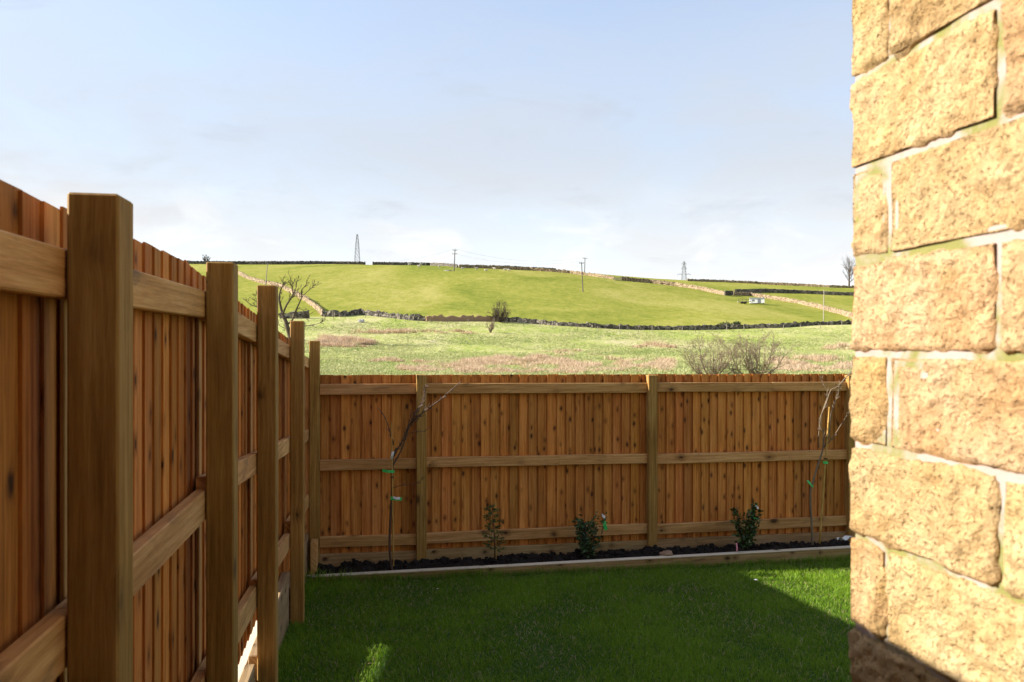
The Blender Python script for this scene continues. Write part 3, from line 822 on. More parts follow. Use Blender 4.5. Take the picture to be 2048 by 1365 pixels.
rnd = random.Random(5)
S1 = 7.17
foot = bedpt(784, 1137, S1)
sap = empty('sapling', foot); tag(sap, 'bare young tree with a long branch leaning right across the left fence post', 'sapling', 'bare saplings in the bed')
b = MB()
limb(b, [(784, 1140), (779, 1095), (781, 1030), (784, 980), (785, 940), (786, 915), (793, 895)], S1, S1, 0.0118, 0.0078, 7)
trk = child_world(b.build('trunk', M['stem'], None, smooth=True), sap)
def sap_branch(pix, s0, s1, r0, r1, buds):
    b = MB(); limb(b, pix, s0, s1, r0, r1, 5, 5, buds, rnd); b.build('branch', M['stem'], trk, smooth=True)
sap_branch([(788, 912), (808, 875), (822, 848), (850, 822), (880, 800), (905, 778), (923, 762)], S1, S1 - 0.15, 0.009, 0.0030, 20)
sap_branch([(786, 930), (800, 905), (808, 885), (820, 850), (832, 822), (843, 808), (848, 790), (853, 768)], S1, S1 - 0.06, 0.0085, 0.0028, 18)
sap_branch([(815, 862), (826, 835), (840, 815), (848, 800), (852, 772)], S1 - 0.04, S1 - 0.16, 0.005, 0.0022, 10)
sap_branch([(806, 880), (818, 850), (830, 838), (838, 822)], S1, S1 - 0.12, 0.005, 0.002, 10)
sap_branch([(787, 890), (781, 868), (774, 845), (764, 825), (754, 815)], S1, S1 - 0.08, 0.007, 0.0025, 6)
sap_branch([(800, 890), (812, 862), (820, 838), (822, 818)], S1 - 0.02, S1 - 0.1, 0.006, 0.002, 6)
sap_branch([(822, 866), (838, 862), (850, 863)], S1 - 0.03, S1 - 0.1, 0.004, 0.0018, 3)
sap_branch([(830, 845), (842, 830), (850, 810)], S1 - 0.03, S1 - 0.12, 0.004, 0.0018, 4)
sap_branch([(786, 976), (805, 970), (830, 968), (850, 954)], S1, S1 - 0.1, 0.004, 0.0016, 2)
def tg(parent, px0, py0, px1, py1, s, w, mat, name='tag'):
    a, c = bedpt(px0, py0, s), bedpt(px1, py1, s - 0.02)
    m = a.lerp(c, 0.5) + Vector((0, -0.008, -0.004))
    ax = Vector((0, 0.25, 1)).normalized()
    if abs(px1 - px0) < abs(py1 - py0): ax = Vector((1, 0.2, 0)).normalized()
    o = ribbon(name, None, [a, a.lerp(m, 0.5), m, m.lerp(c, 0.5), c], w, mat, ax); child_world(o, parent); return o
tg(sap, 765, 941, 789, 943, S1 - 0.03, 0.026, M['tape_green'])
tg(sap, 781, 996, 804, 998, S1 - 0.03, 0.030, M['tape_green'])
tg(sap, 786, 994.5, 800, 996.5, S1 - 0.036, 0.022, M['tape_white'])
tg(sap, 783, 918, 786, 903, S1 - 0.03, 0.024, M['tape_white'])
def cane(label, pa, pb, s, r, mat=None):
    a, c = bedpt(*pa, s), bedpt(*pb, s)
    o_ = empty('bamboo_cane', a); tag(o_, label, 'cane', 'bamboo canes holding the saplings')
    b = MB(); n = 9; pts = []; rad = []
    for i in range(n):
        for e, k in ((0.0, 1.0), (0.93, 0.94), (0.965, 1.25)):
            f = (i + e) / n; pts.append(a.lerp(c, f) - a + Vector((0, 0, -0.0))); rad.append(r * k * (1 - 0.25 * f))
    b.tube(pts, rad, 7); b.build('cane_rod', M['cane'], o_, smooth=True)
    b = MB(); q = a.lerp(c, 0.62) - a; b.tube([q + Vector((0, 0, -0.006)), q + Vector((0, 0, 0.006))], r * 1.9, 8); b.build('tie', M['tie'], o_)
cane('thin bamboo cane beside the sapling that leans right, near the left end', (787, 1132), (783, 845), S1 - 0.024, 0.0075)

S2 = 7.26
foot = bedpt(1624, 1086, S2)
sap = empty('sapling', foot); tag(sap, 'bare young tree with pale upright branches next to the stone house corner', 'sapling', 'bare saplings in the bed')
b = MB(); limb(b, [(1625, 1090), (1623, 1040), (1621, 990), (1627, 960), (1636, 930), (1645, 902)], S2, S2, 0.013, 0.008, 7)
trk = child_world(b.build('trunk', M['bark_pale'], None, smooth=True), sap)
def sap_branch(pix, s0, s1, r0, r1, buds):
    b = MB(); limb(b, pix, s0, s1, r0, r1, 5, 5, buds, rnd); b.build('branch', M['bark_pale'], trk, smooth=True)
sap_branch([(1645, 902), (1648, 870), (1640, 850), (1641, 835), (1653, 805), (1662, 780), (1675, 774), (1690, 757), (1705, 740), (1704, 722)], S2, S2 - 0.15, 0.008, 0.0026, 16)
sap_branch([(1648, 895), (1658, 870), (1662, 830), (1672, 800), (1680, 770), (1694, 752), (1701, 745)], S2, S2 - 0.1, 0.008, 0.0026, 16)
sap_branch([(1654, 888), (1668, 872), (1685, 845), (1700, 822), (1712, 812)], S2, S2 - 0.2, 0.006, 0.0022, 8)
sap_branch([(1638, 895), (1638, 862), (1646, 820), (1655, 790), (1648, 768), (1639, 752)], S2, S2 - 0.05, 0.006, 0.0022, 9)
sap_branch([(1672, 800), (1678, 782), (1672, 768)], S2 - 0.06, S2 - 0.1, 0.004, 0.0018, 3)
tg(sap, 1615, 961, 1626, 974, S2 - 0.03, 0.026, M['tape_green'])
tg(sap, 1646, 924, 1656, 925, S2 - 0.03, 0.026, M['tape_green'])
cane('thick golden bamboo cane standing beside the pale-branched sapling near the stone house', (1639, 1088), (1659, 813), S2 - 0.02, 0.0105)

def leaf_cloud(name, parent, pts, size, mat, rnd, droop=0.2, long=2.0):
    vs_ = []; fs_ = []; tone = []
    for (p, d) in pts:
        d = (d + Vector((rnd.gauss(0, .5), rnd.gauss(0, .5), rnd.gauss(0, .4) - droop * 0.2))).normalized()
        sd = d.cross(Vector((rnd.gauss(0, 1), rnd.gauss(0, 1), rnd.gauss(0, 1)))).normalized(); up = sd.cross(d)
        L = size * rnd.uniform(0.65, 1.25); w = L / long * 0.5; o = len(vs_)
        vs_ += [tuple(p), tuple(p + d * L * .45 + sd * w + up * w * .35), tuple(p + d * L - up * L * 0.12), tuple(p + d * L * .45 - sd * w + up * w * .35), tuple(p + d * L * .5)]
        fs_ += [(o, o + 1, o + 4), (o + 1, o + 2, o + 4), (o + 2, o + 3, o + 4), (o + 3, o, o + 4)]
        t = rnd.random() ** 1.5; tone += [t] * 5
    o_ = np_mesh(name, np.array(vs_) - np.array(parent.location), np.array(fs_), mat, parent, attr={'tone': tone}); return o_

def bush(label, px, py_top, py_base, s, halfw, seed, tagpos=None, n=520, leaf=0.048):
    rnd = random.Random(seed); foot = bedpt(px, py_base, s)
    o = empty('evergreen_shrub', foot); tag(o, label, 'shrub', 'leafy shrubs in the bed')
    H = (bedpt(px, py_top, s) - foot).z; b = MB(); pts = []
    for k in range(11):
        ang = rnd.uniform(0, 6.28); hh = H * (rnd.uniform(0.6, 1.0) if k else 1.0); rr_ = halfw * rnd.uniform(0.45, 1.0)
        e = foot + Vector((math.cos(ang) * rr_, math.sin(ang) * rr_ * 0.7, hh)); m = foot.lerp(e, 0.5) + Vector((math.cos(ang) * rr_ * .22, math.sin(ang) * rr_ * .16, -0.02))
        sp = spline([foot, m, e], 5); b.tube([q - foot for q in sp], [0.006 - 0.0004 * i for i in range(len(sp))], 5)
        for j in range(n // 11):
            f = rnd.uniform(0.10, 1.0); q = sp[min(len(sp) - 1, int(f * (len(sp) - 1) + 0.5))]
            out = Vector((math.cos(ang + rnd.gauss(0, .8)), math.sin(ang + rnd.gauss(0, .8)), rnd.uniform(-0.2, 0.9)))
            pts.append((q + Vector((rnd.gauss(0, .016), rnd.gauss(0, .016), rnd.gauss(0, .014))), out))
    if tagpos:
        e = bedpt(tagpos[0] + 1, tagpos[1] - 6, s - 0.045); sp = spline([foot, foot.lerp(e, .5) + Vector((.03, 0, -.03)), e], 6)
        b.tube([q - foot for q in sp], 0.0035, 5)
        for j in range(46): q = sp[rnd.randrange(5, len(sp))]; pts.append((q + Vector((rnd.gauss(0, .014), rnd.gauss(0, .014), rnd.gauss(0, .014))), Vector((rnd.gauss(0, 1), rnd.gauss(0, 1), rnd.uniform(0, 1))).normalized()))
    b.build('stems', M['twig'], o, smooth=True)
    leaf_cloud('leaves', o, pts, leaf, M['laurel'], rnd)
    if tagpos:
        x0, y0, x1, y1 = tagpos; tg(o, x0, y0, x1, y1, s - 0.05, 0.035, M['tape_green'])
    return o
sh1 = bush('dark green bushy shrub with a green tag, left of the middle back-fence post', 1176, 1034, 1116, 7.24, 0.17, 21, (1208, 1042, 1212, 1060), 640)
sh2 = bush('dark green bushy shrub with a pink label at its foot, nearer the house', 1490, 1008, 1094, 7.24, 0.145, 22, (1505, 1030, 1512, 1038), 640)
lb = tg(sh2, 1473, 1086, 1474, 1102, 7.16, 0.018, M['tape_pink'], 'plant_label')
tg(sh1, 1204, 1030, 1210, 1034, 7.20, 0.03, M['tape_white'], 'tag'); tg(sh2, 1511, 1012, 1517, 1016, 7.20, 0.024, M['tape_white'], 'tag')
# little conifer
rnd = random.Random(31); foot = bedpt(990, 1117, 7.2)
o = empty('young_conifer', foot); tag(o, 'small upright conifer with tiered green sprays in front of the back fence', 'conifer')
H = 0.52; b = MB(); b.tube([(0, 0, 0), (-0.008, 0, H * 0.5), (-0.03, 0, H)], [0.007, 0.005, 0.002], 5); b.build('trunk', M['stem'], o, smooth=True)
pts = []; b = MB()
for k in range(34):
    f = 0.14 + 0.86 * k / 34; ang = k * 2.4; ln = (0.12 * (1 - f) ** 0.5 + 0.02) * rnd.uniform(0.7, 1.15)
    base = foot + Vector((-0.03 * f, 0, H * f)); d = Vector((math.cos(ang), math.sin(ang), 0.25)).normalized()
    b.tube([base - foot, base + d * ln - foot], [0.0022, 0.001], 4)
    for j in range(34): pts.append((base + d * ln * rnd.uniform(0.15, 1.0), (d + Vector((0, 0, rnd.gauss(0, .5)))).normalized()))
b.build('twigs', M['stem'], o); leaf_cloud('sprays', o, pts, 0.036, M['conifer'], rnd, long=5.5)
b = MB(); b.tube([(0.012, -0.012, 0), (0.006, -0.014, H + 0.04)], 0.0035, 6)
c_ = b.build('bamboo_cane', M['cane'], None, loc=foot); tag(c_, 'short thin cane standing against the little conifer', 'cane', 'bamboo canes holding the saplings')

# loose things in the bed and on the lawn
def rock(name, label, p, r, sq, mat, seed, n=10):
    b = MB(); lump(b, (0, 0, 0), r, sq, n, seed, 0.55); o = b.build(name, mat, None, smooth=False, loc=p); tag(o, label, 'stone'); return o
p = bedpt(1333, 1108, 7.16); rock('loose_stone', 'small brown stone lying in the soil next to the edging board', (p.x, p.y, p.z + 0.005), 0.06, (1.15, 0.8, 0.45), M['rock'], 4)
p = bedpt(1690, 1084, 7.25)
b = MB()
n = 7; vs_ = []; fs_ = []
for th in (0.0, 0.0015):
    for i in range(n):
        for j in range(4):
            vs_.append((0.16 * i / (n - 1) - 0.08, 0.05 * j / 3 + 0.01 * math.sin(i * 1.7), 0.02 * math.sin(i * 1.3 + j) + 0.02 + th + 0.03 * i / n))
for i in range(n - 1):
    for j in range(3):
        q = i * 4 + j; fs_.append((q, q + 1, q + 5, q + 4)); fs_.append((28 + q + 4, 28 + q + 5, 28 + q + 1, 28 + q))
b.add(vs_, fs_); o = b.build('plastic_scrap', M['tape_white'], None, loc=(p.x, p.y, p.z)); tag(o, 'crumpled scrap of pale plastic on the soil at the house corner', 'litter')

# ------------------------------------------------------------------ grass of the lawn
def blades(name, base, h, w, lean, tone, mat, segs=2):
    """n curved blades as one mesh; base (n,3), h, w, lean arrays"""
    n = len(base); ang = rng.uniform(0, 2 * np.pi, n); face = rng.uniform(0, 2 * np.pi, n)
    dx, dy = np.cos(ang), np.sin(ang); sx, sy = np.cos(face), np.sin(face)
    V = np.zeros((n, 5, 3)); up = np.zeros((n, 5)); 
    for k, (f, wf) in enumerate(((0, 1.0), (0, -1.0), (0.55, 0.8), (0.55, -0.8), (1.0, 0.0))):
        bend = lean * f ** 1.8
        V[:, k, 0] = base[:, 0] + dx * bend * h + sx * w * 0.5 * wf
        V[:, k, 1] = base[:, 1] + dy * bend * h + sy * w * 0.5 * wf
        V[:, k, 2] = base[:, 2] + h * f * np.sqrt(np.clip(1 - 0.5 * (lean * f) ** 2, 0.2, 1))
        up[:, k] = f
    o = (np.arange(n) * 5)[:, None]
    F = np.concatenate([o + np.array([[0, 1, 3]]), o + np.array([[0, 3, 2]]), o + np.array([[2, 3, 4]])], 1).reshape(-1, 3)
    return np_mesh(name, V.reshape(-1, 3), F, mat, attr={'tone': np.repeat(tone, 5), 'up': up.ravel()})
n = 190000
l = rng.uniform(L0 - 0.09, 5.4, n); s = rng.uniform(3.3, S_EDGE - 0.003, n)
x = l * CP - s * SP; y = l * SP + s * CP
a = x / y
keep = (a < 0.56) & (a > -0.46)
l, s, x, y = l[keep], s[keep], x[keep], y[keep]
patch = np.array([mn.noise(Vector((q * 1.3, r * 1.3, 2))) + 0.5 * mn.noise(Vector((q * 4.1, r * 4.1, 5))) for q, r in zip(l, s)])
z = -1.64 - 0.085 * y - 0.014 + CZ
h = rng.uniform(0.018, 0.052, len(l)) * (1 + 0.6 * patch); h *= np.where(s > S_EDGE - 0.08, 2.2, 1.0)
h *= np.where((l < L0 + 0.03), 1.4, 1.0)
w = rng.uniform(0.003, 0.0055, len(l)); lean = rng.uniform(0.1, 1.0, len(l))
tone = np.clip(0.42 + 1.0 * patch + rng.normal(0, 0.28, len(l)), 0, 1)
kind(blades('lawn_grass', np.stack([x, y, z], -1), h, w, lean, tone, M['grass']), 'stuff')
# dead straw between the blades
n = 14000
l = rng.uniform(L0, 5.0, n); s = rng.uniform(3.4, S_EDGE - 0.02, n); x = l * CP - s * SP; y = l * SP + s * CP
kind(blades('dry_thatch', np.stack([x, y, -1.64 - 0.085 * y - 0.010 + CZ], -1), rng.uniform(0.02, 0.045, n), rng.uniform(0.002, 0.004, n), rng.uniform(0.7, 1.3, n), rng.uniform(0, 0.6, n), M['rush']), 'stuff')

# ------------------------------------------------------------------ rough meadow beyond the fence
def scatter_pixels(n, px0, px1, y0, y1):
    px = rng.uniform(px0, px1, n); Y = y0 * (y1 / y0) ** rng.uniform(0, 1, n) ** 0.8
    return px, Y
px, Y = scatter_pixels(60000, 560, 1760, 42, 150)
wy = np.interp(px, _lwp, _lwy); k = Y < wy - 1.5; px, Y = px[k], Y[k]
clump = np.array([mn.noise(Vector((q * 0.012, r * 0.06, 1))) + 0.6 * mn.noise(Vector((q * 0.04, r * 0.2, 4))) for q, r in zip(px, Y)])
k = clump > -0.75; px, Y, clump = px[k], Y[k], clump[k]
reps = 5
bx = np.repeat((px - 1024) / FPX * Y, reps) + rng.normal(0, 0.12, len(px) * reps); by = np.repeat(Y, reps) + rng.normal(0, 0.12, len(px) * reps)
bz = ground(bx, by) + CZ - 0.05
n = len(bx)
kind(blades('meadow_tussocks', np.stack([bx, by, bz], -1), rng.uniform(0.07, 0.19, n) * np.repeat(1.0 + 1.1 * np.clip(clump + 0.2, 0, 1), reps), rng.uniform(0.04, 0.09, n), rng.uniform(0.3, 1.0, n),
            np.clip(np.repeat(0.42 + clump * 0.7 + rng.normal(0, 0.25, len(px)), reps), 0, 1), M['tussock']), 'stuff')
# brown rushes in drifts
drifts = [(800, 1000, 742, 722, 240), (880, 1160, 748, 716, 520), (1100, 1200, 746, 724, 130), (1190, 1345, 744, 716, 230), (1540, 1720, 744, 716, 330),
          (625, 745, 694, 672, 150), (640, 700, 690, 676, 50), (745, 800, 724, 718, 22), (1268, 1345, 696, 690, 26), (1300, 1346, 722, 718, 10), (830, 880, 745, 736, 40),
          (1650, 1720, 700, 690, 16), (700, 960, 668, 660, 30), (1080, 1200, 712, 700, 12)]
TB = []; TT = []; TH = []
for (p0, p1, q0, q1, cnt) in drifts:
    for i in range(int(cnt * 1.5)):
        px_ = random.uniform(p0, p1); e = (px_ - p0) / (p1 - p0); q = random.uniform(q1 + 6 * abs(2 * e - 1) ** 2, q0)
        nz = mn.noise(Vector((px_ * 0.022, q * 0.16, 0.3))) + 0.5 * mn.noise(Vector((px_ * 0.08, q * 0.4, 2.3)))
        if nz < -0.05 - 0.25 * (q > q0 - 10): continue
        c = hit(px_, q, 40, 200); hh = random.uniform(0.25, 0.7) * (0.8 + nz * 0.7) * c.y / 75; tn = min(1, max(0, 0.5 + nz * 0.5 + random.gauss(0, 0.25)))
        for j in range(34):
            TB.append((c.x + random.gauss(0, 0.28) * c.y / 70, c.y + random.gauss(0, 0.28), c.z - 0.05)); TH.append(hh * random.uniform(0.6, 1.1)); TT.append(min(1, max(0, tn + random.gauss(0, 0.2))))
TB = np.array(TB); n = len(TB)
kind(blades('rushes', TB, np.array(TH), rng.uniform(0.035, 0.075, n) * TB[:, 1] / 75, rng.uniform(0.25, 1.0, n), np.array(TT), M['rush']), 'stuff')

# ------------------------------------------------------------------ dry stone walls on the hill
def wall(label, pix, height, mat, jitter=0.12, thick=0.6, seed=0, name='dry_stone_wall', ymax=378, step=0.5):
    rnd = random.Random(seed)
    pts = [hit(p, q, 60, ymax) for p, q in pix]
    path = []
    for a, c in zip(pts[:-1], pts[1:]):
        n = max(1, int((c - a).xy.length / step))
        for i in range(n): path.append(a.lerp(c, i / n))
    path.append(pts[-1])
    o = path[0].copy(); vs_ = []; fs_ = []; hw = thick / 2
    for i, p in enumerate(path):
        t = (path[min(i + 1, len(path) - 1)] - path[max(i - 1, 0)]); t.z = 0; t.normalize(); nn = Vector((t.y, -t.x, 0))
        g = float(ground(p.x, p.y)) + CZ; hh = height * (1 + rnd.uniform(-jitter, jitter))
        wob = rnd.uniform(-0.06, 0.06)
        for (u, z) in ((-1, -0.4), (-0.85, 0.45), (-0.62, 0.96), (-0.2, 1.04), (0.35, 1.0), (0.66, 0.93), (0.85, 0.45), (1, -0.4)):
            q = Vector((p.x, p.y, 0)) + nn * (u * hw + wob + rnd.uniform(-.05, .05)) + t * rnd.uniform(-.12, .12)
            vs_.append((q.x - o.x, q.y - o.y, g + hh * z + rnd.uniform(-.07, .07) * (z > 0) + (rnd.uniform(0, .28) if z > .9 and rnd.random() < .3 else 0) - o.z))
    for i in range(len(path) - 1):
        for j in range(7): k = i * 8 + j; fs_.append((k, k + 8, k + 9, k + 1))
    fs_ += [tuple(range(8)), tuple(range(len(vs_) - 1, len(vs_) - 9, -1))]
    b = MB(); b.add(vs_, fs_); w_ = b.build(name, mat, None, recalc=True, loc=o); tag(w_, label, 'wall', 'field walls on the hillside'); return w_
wall('long dark stone wall across the foot of the pasture, right of the lone bush', [q for q in LOWWALL if q[0] >= 1000], 0.78, M['darkstone'], 0.16, seed=1)
wall('tumbled dark stone wall at the foot of the pasture, left of the lone bush', [(645, 633), (680, 634), (722, 630), (760, 634), (820, 641), (850, 642)], 1.0, M['darkstone'], 0.25, seed=2)
wall('low reddish overgrown wall between the tumbled wall and the lone bush', [(852, 642.5), (900, 642.5), (960, 642), (997, 642)], 0.9, M['rock'], 0.25, seed=3)
wall('short dark wall seen through the branches of the bare tree', [(560, 637), (600, 637), (618, 636)], 1.2, M['darkstone'], 0.2, seed=14)
wall('sunlit stone wall curving down the hill on the left to the pasture corner', [(468, 543), (495, 558), (520, 566), (560, 574), (590, 590), (612, 602), (632, 618), (646, 632)], 1.1, M['drystone'], 0.15, seed=4)
wall('dark wall along the left of the skyline, ending at the gap under the left pylon', [(365, 528), (450, 528.5), (560, 529), (660, 527.5), (731, 526.5)], 1.3, M['darkstone'], 0.08, seed=5)
wall('dark skyline wall running right from the gap under the left pylon', [(745, 526.5), (800, 528), (860, 531), (915, 535)], 1.3, M['darkstone'], 0.08, seed=6)
wall('thin sunlit wall dropping from the skyline to the small grey gate', [(918, 535.5), (980, 537), (1060, 541), (1140, 547), (1200, 555), (1228, 559.5)], 1.3, M['drystone'], 0.15, seed=7)
wall('sunlit stone wall between the small grey gate and the dark gate', [(1243, 561), (1300, 566), (1350, 572), (1400, 580), (1440, 589), (1449, 591)], 1.45, M['drystone'], 0.12, seed=8)
wall('sunlit stone wall winding down from the dark gate to the right', [(1467, 591), (1500, 592), (1560, 601), (1600, 608), (1640, 617), (1680, 628), (1720, 640)], 1.3, M['drystone'], 0.12, seed=9)
wall('straight dark wall above the winding sunlit wall on the right', [(1470, 586), (1530, 584.5), (1600, 587), (1660, 590), (1730, 592)], 1.45, M['darkstone'], 0.06, seed=10)
wall('overgrown wall along the right of the skyline below the bare tree', [(1375, 562), (1440, 564), (1520, 568), (1600, 572), (1660, 575), (1740, 577)], 1.1, M['drystone'], 0.2, seed=11)
wall('short dark wall on the skyline between the two sets of poles', [(995, 534.5), (1040, 536), (1085, 539), (1112, 541.5)], 1.2, M['darkstone'], 0.1, seed=12)

# wire fence posts along the foot of the pasture
pf = empty('post_and_wire_fence', hit(1000, 652)); tag(pf, 'row of thin field posts with wire standing in front of the pasture wall', 'fence')
prev = None; wb = MB(); base = Vector(pf.location)
for i in range(26):
    px_ = 660 + i * 41 + random.uniform(-16, 16); q = np.interp(px_, [c_[0] for c_ in LOWWALL], [c_[1] for c_ in LOWWALL]) + 5
    p = hit(px_, q, 60, 200); b = MB(); h_ = random.uniform(0.9, 1.5); tl = random.uniform(-.06, .06)
    b.tube([(0, 0, -0.2), (tl * 0.5, 0, h_ * 0.5), (tl, 0, h_)], [0.055, 0.05, 0.045], 5); b.build('post', M['pole_pale'] if i % 3 else M['pole'], pf, loc=p - base)
    if prev is not None:
        for z in (0.5, 0.9): wb.tube([prev + Vector((0, 0, z)) - base, p + Vector((0, 0, z)) - base], 0.006, 3)
    prev = p
wb.build('wire', M['wire'], pf)

# gates
def gate(label, px0, px1, py, h, mat, bars):
    a, c = hit(px0, py), hit(px1, py); g = empty('field_gate', a); tag(g, label, 'gate', 'gates in the field walls')
    for p in (a, c):
        b = MB(); b.box((-.12, -.12, -.3), (.12, .12, h * 1.12)); b.build('gate_post', M['pole_pale'], g, loc=p - a)
    d = c - a
    for i in range(bars):
        z = h * (0.12 + 0.85 * i / (bars - 1)); b = MB(); b.tube([Vector((0, 0, z)), d + Vector((0, 0, z))], 0.07, 4); b.build('bar', mat, g)
    b = MB(); b.tube([Vector((0, 0, h * .1)), d + Vector((0, 0, h * .95))], 0.05, 4); b.build('brace', mat, g)
gate('small grey gate in the sunlit wall below the skyline', 1230, 1242, 561, 1.3, M['pole_pale'], 5)
gate('dark solid-looking gate between two pale posts in the sunlit wall', 1450, 1466, 591.5, 1.9, M['darkstone'], 14)

# ------------------------------------------------------------------ poles, wires, pylons
tops = {}
def pole(key, label, px, py_top, px_b, py_b, arms, mat, r=0.16, Ymax=378):
    p = hit(px_b, py_b, 60, Ymax); top = Vector(((px - 1024) / FPX * p.y, p.y, CZ - (py_top - 682) / FPX * p.y))
    o = empty('utility_pole', p); tag(o, label, 'pole', 'utility poles on the hill')
    b = MB(); d = top - p; b.tube([Vector((0, 0, -0.5)), d * .5, d], [r * 1.15, r, r * .85], 8); b.build('shaft', mat, o)
    for (f, wd) in arms:
        q = d * f; b = MB(); b.box((q.x - wd, q.y - .09, q.z - .09), (q.x + wd, q.y + .09, q.z + .09)); ca_ = b.build('crossarm', M['pole'], o)
        for sx in (-.92, 0.0, .92):
            b = MB(); b.tube([(q.x + sx * wd, q.y, q.z + .09), (q.x + sx * wd, q.y, q.z + .42)], [.09, .05], 6); b.build('insulator', M['steel'], ca_)
    tops[key] = top
    return o
pole('a', 'dark pole with two crossarms standing on the skyline pasture among sheep', 910, 499, 908, 543, [(0.97, 0.9), (0.80, 1.0)], M['pole'], 0.2)
pole('b', 'pale leaning pole standing in the middle of the pasture', 1163, 525, 1166, 583, [(0.98, 0.8)], M['pole'], 0.17)
pole('c', 'dark pole rising from behind the skyline wall next to the leaning pole', 1170, 516, 1169, 547, [(0.98, 1.1)], M['pole'], 0.2)
pole('d', 'thin pale pole on the left pasture above the fence posts', 535, 527, 531, 572, [(0.99, 0.5)], M['pole_pale'], 0.13)
pole('e', 'tall thin pole without arms at the right end of the pasture wall', 1648, 579, 1647, 647, [], M['pole_pale'], 0.09)
def wire(label, a, c, sag, n=14, r=0.022):
    b = MB(); pts = []
    for i in range(n + 1):
        f = i / n; q = a.lerp(c, f); q.z -= sag * 4 * f * (1 - f); pts.append(q - a)
    b.tube(pts, r, 4); o = b.build('power_line', M['wire'], None, loc=a); tag(o, label, 'cable', 'overhead lines'); return o
far = Vector(((690 - 1024) / FPX * 420, 420, CZ + (682 - 522) / FPX * 420))
wire('overhead line falling left from the pole with two crossarms', tops['a'] + Vector((0, 0, .3)), far, 3.0)
wire('overhead line between the two-armed pole and the dark pole by the skyline wall', tops['a'] + Vector((0, 0, .3)), tops['c'] + Vector((0, 0, .3)), 3.2)
wire('lower overhead line from the two-armed pole to the leaning pole', tops['a'] + Vector((0, 0, -1.6)), tops['b'] + Vector((0, 0, .3)), 2.2)

def pylon(label, px, py_top, Yd, half, arms, cap=False):
    x = (px - 1024) / FPX * Yd; g = float(ground(x, Yd)) + CZ; ztop = CZ + (682 - py_top) / FPX * Yd; H = ztop - g
    o = empty('pylon', (x, Yd, g)); tag(o, label, 'pylon', 'electricity pylons behind the hill')
    def hw(z): f = z / H; return half * (1 - f) + half * 0.26 * f if f < 0.75 else half * (0.445 - (f - 0.75) * 1.35)
    lv = [H * q for q in (0, .16, .31, .44, .55, .65, .74, .82, .90, .97)]
    def cor(z): h_ = max(hw(z), 0.12); return [Vector((sx * h_, sy * h_, z)) for sx, sy in ((-1, -1), (1, -1), (1, 1), (-1, 1))]
    rt = half * 0.045
    for k in range(4):
        b = MB(); b.tube([cor(z)[k] for z in lv], rt, 4); b.build('leg', M['steel'], o)
    b = MB()
    for a, c in zip(lv[:-1], lv[1:]):
        ca, cc = cor(a), cor(c)
        for k in range(4):
            n_ = (k + 1) % 4; b.tube([ca[k], cc[n_]], rt * .55, 3); b.tube([ca[n_], cc[k]], rt * .55, 3); b.tube([cc[k], cc[n_]], rt * .55, 3)
    b.build('lattice', M['steel'], o)
    for (f, wd) in arms:
        z = H * f; b = MB()
        for sx in (-1, 1):
            for e in (-1, 1): b.tube([Vector((sx * hw(z), e * hw(z), z)), Vector((sx * wd, 0, z))], rt * .7, 4)
            b.tube([Vector((sx * hw(z), 0, z + H * .045)), Vector((sx * wd, 0, z))], rt * .6, 4)
            b.tube([Vector((sx * wd, 0, z)), Vector((sx * wd, 0, z - H * .05))], rt * .8, 4)
        b.build('crossarm', M['steel'], o)
    return o
pylon('tall narrow lattice pylon rising behind the skyline wall on the left', 714.5, 466, 800, 3.5, [])
pylon('lattice pylon with crossarms behind the right-hand slope', 1368, 521, 820, 3.4, [(0.90, 2.6), (0.76, 3.0), (0.56, 7.2)])

# ------------------------------------------------------------------ trees
CFG = lambda **k: k
def tree(name, label, pos, H, r, cfg, seed, mat, lean=(0, 0), stems=1, spread=0.0, group='bare trees and bushes'):
    rnd = random.Random(seed); o = empty(name, pos); tag(o, label, 'tree' if name.endswith('tree') else 'bush', group)
    tb = MB(); cb = MB()
    for s_ in range(stems):
        d = Vector((lean[0] + rnd.gauss(0, spread), lean[1] + rnd.gauss(0, spread), 1)).normalized()
        n = cfg['seg'][0]; q = Vector((rnd.gauss(0, spread) * r * 2, rnd.gauss(0, spread) * r * 2, -0.3)); pts = [q.copy()]; rad = [r]
        ln = H * cfg['trunk']; r1 = r * cfg['taper'][0]
        for i in range(n):
            d = (d + Vector((rnd.gauss(0, 1), rnd.gauss(0, 1), rnd.gauss(0, 1))) * cfg['wob'][0] + Vector((0, 0, cfg['up'][0]))).normalized()
            q = q + d * ln / n; pts.append(q.copy()); rad.append(r + (r1 - r) * (i + 1) / n)
        tb.tube(pts, rad, cfg['sides'][0])
        for k in range(cfg['kids'][0]):
            f = cfg['from'][0] + (1 - cfg['from'][0]) * (k + rnd.random()) / cfg['kids'][0]
            fi = min(n - 1, int(f * n)); u = f * n - fi; pp = pts[fi].lerp(pts[fi + 1], u); rr_ = rad[fi] + (rad[fi + 1] - rad[fi]) * u
            bs = (pts[fi + 1] - pts[fi]).normalized(); ang_ = k * 2.4 + rnd.uniform(-.5, .5)
            side = (Vector((math.cos(ang_), math.sin(ang_), 0)) - bs * bs.dot(Vector((math.cos(ang_), math.sin(ang_), 0)))).normalized()
            ang = cfg['ang'][0] * rnd.uniform(.7, 1.25) * (1.15 - 0.5 * f)
            grow(cb, pp, bs * math.cos(ang) + side * math.sin(ang), H * cfg['len'][0] * rnd.uniform(.75, 1.2), rr_ * cfg['rad'][0], 1, cfg, rnd)
    tb.build('trunk', mat, o, smooth=True); cb.build('crown', mat, o, smooth=True); return o
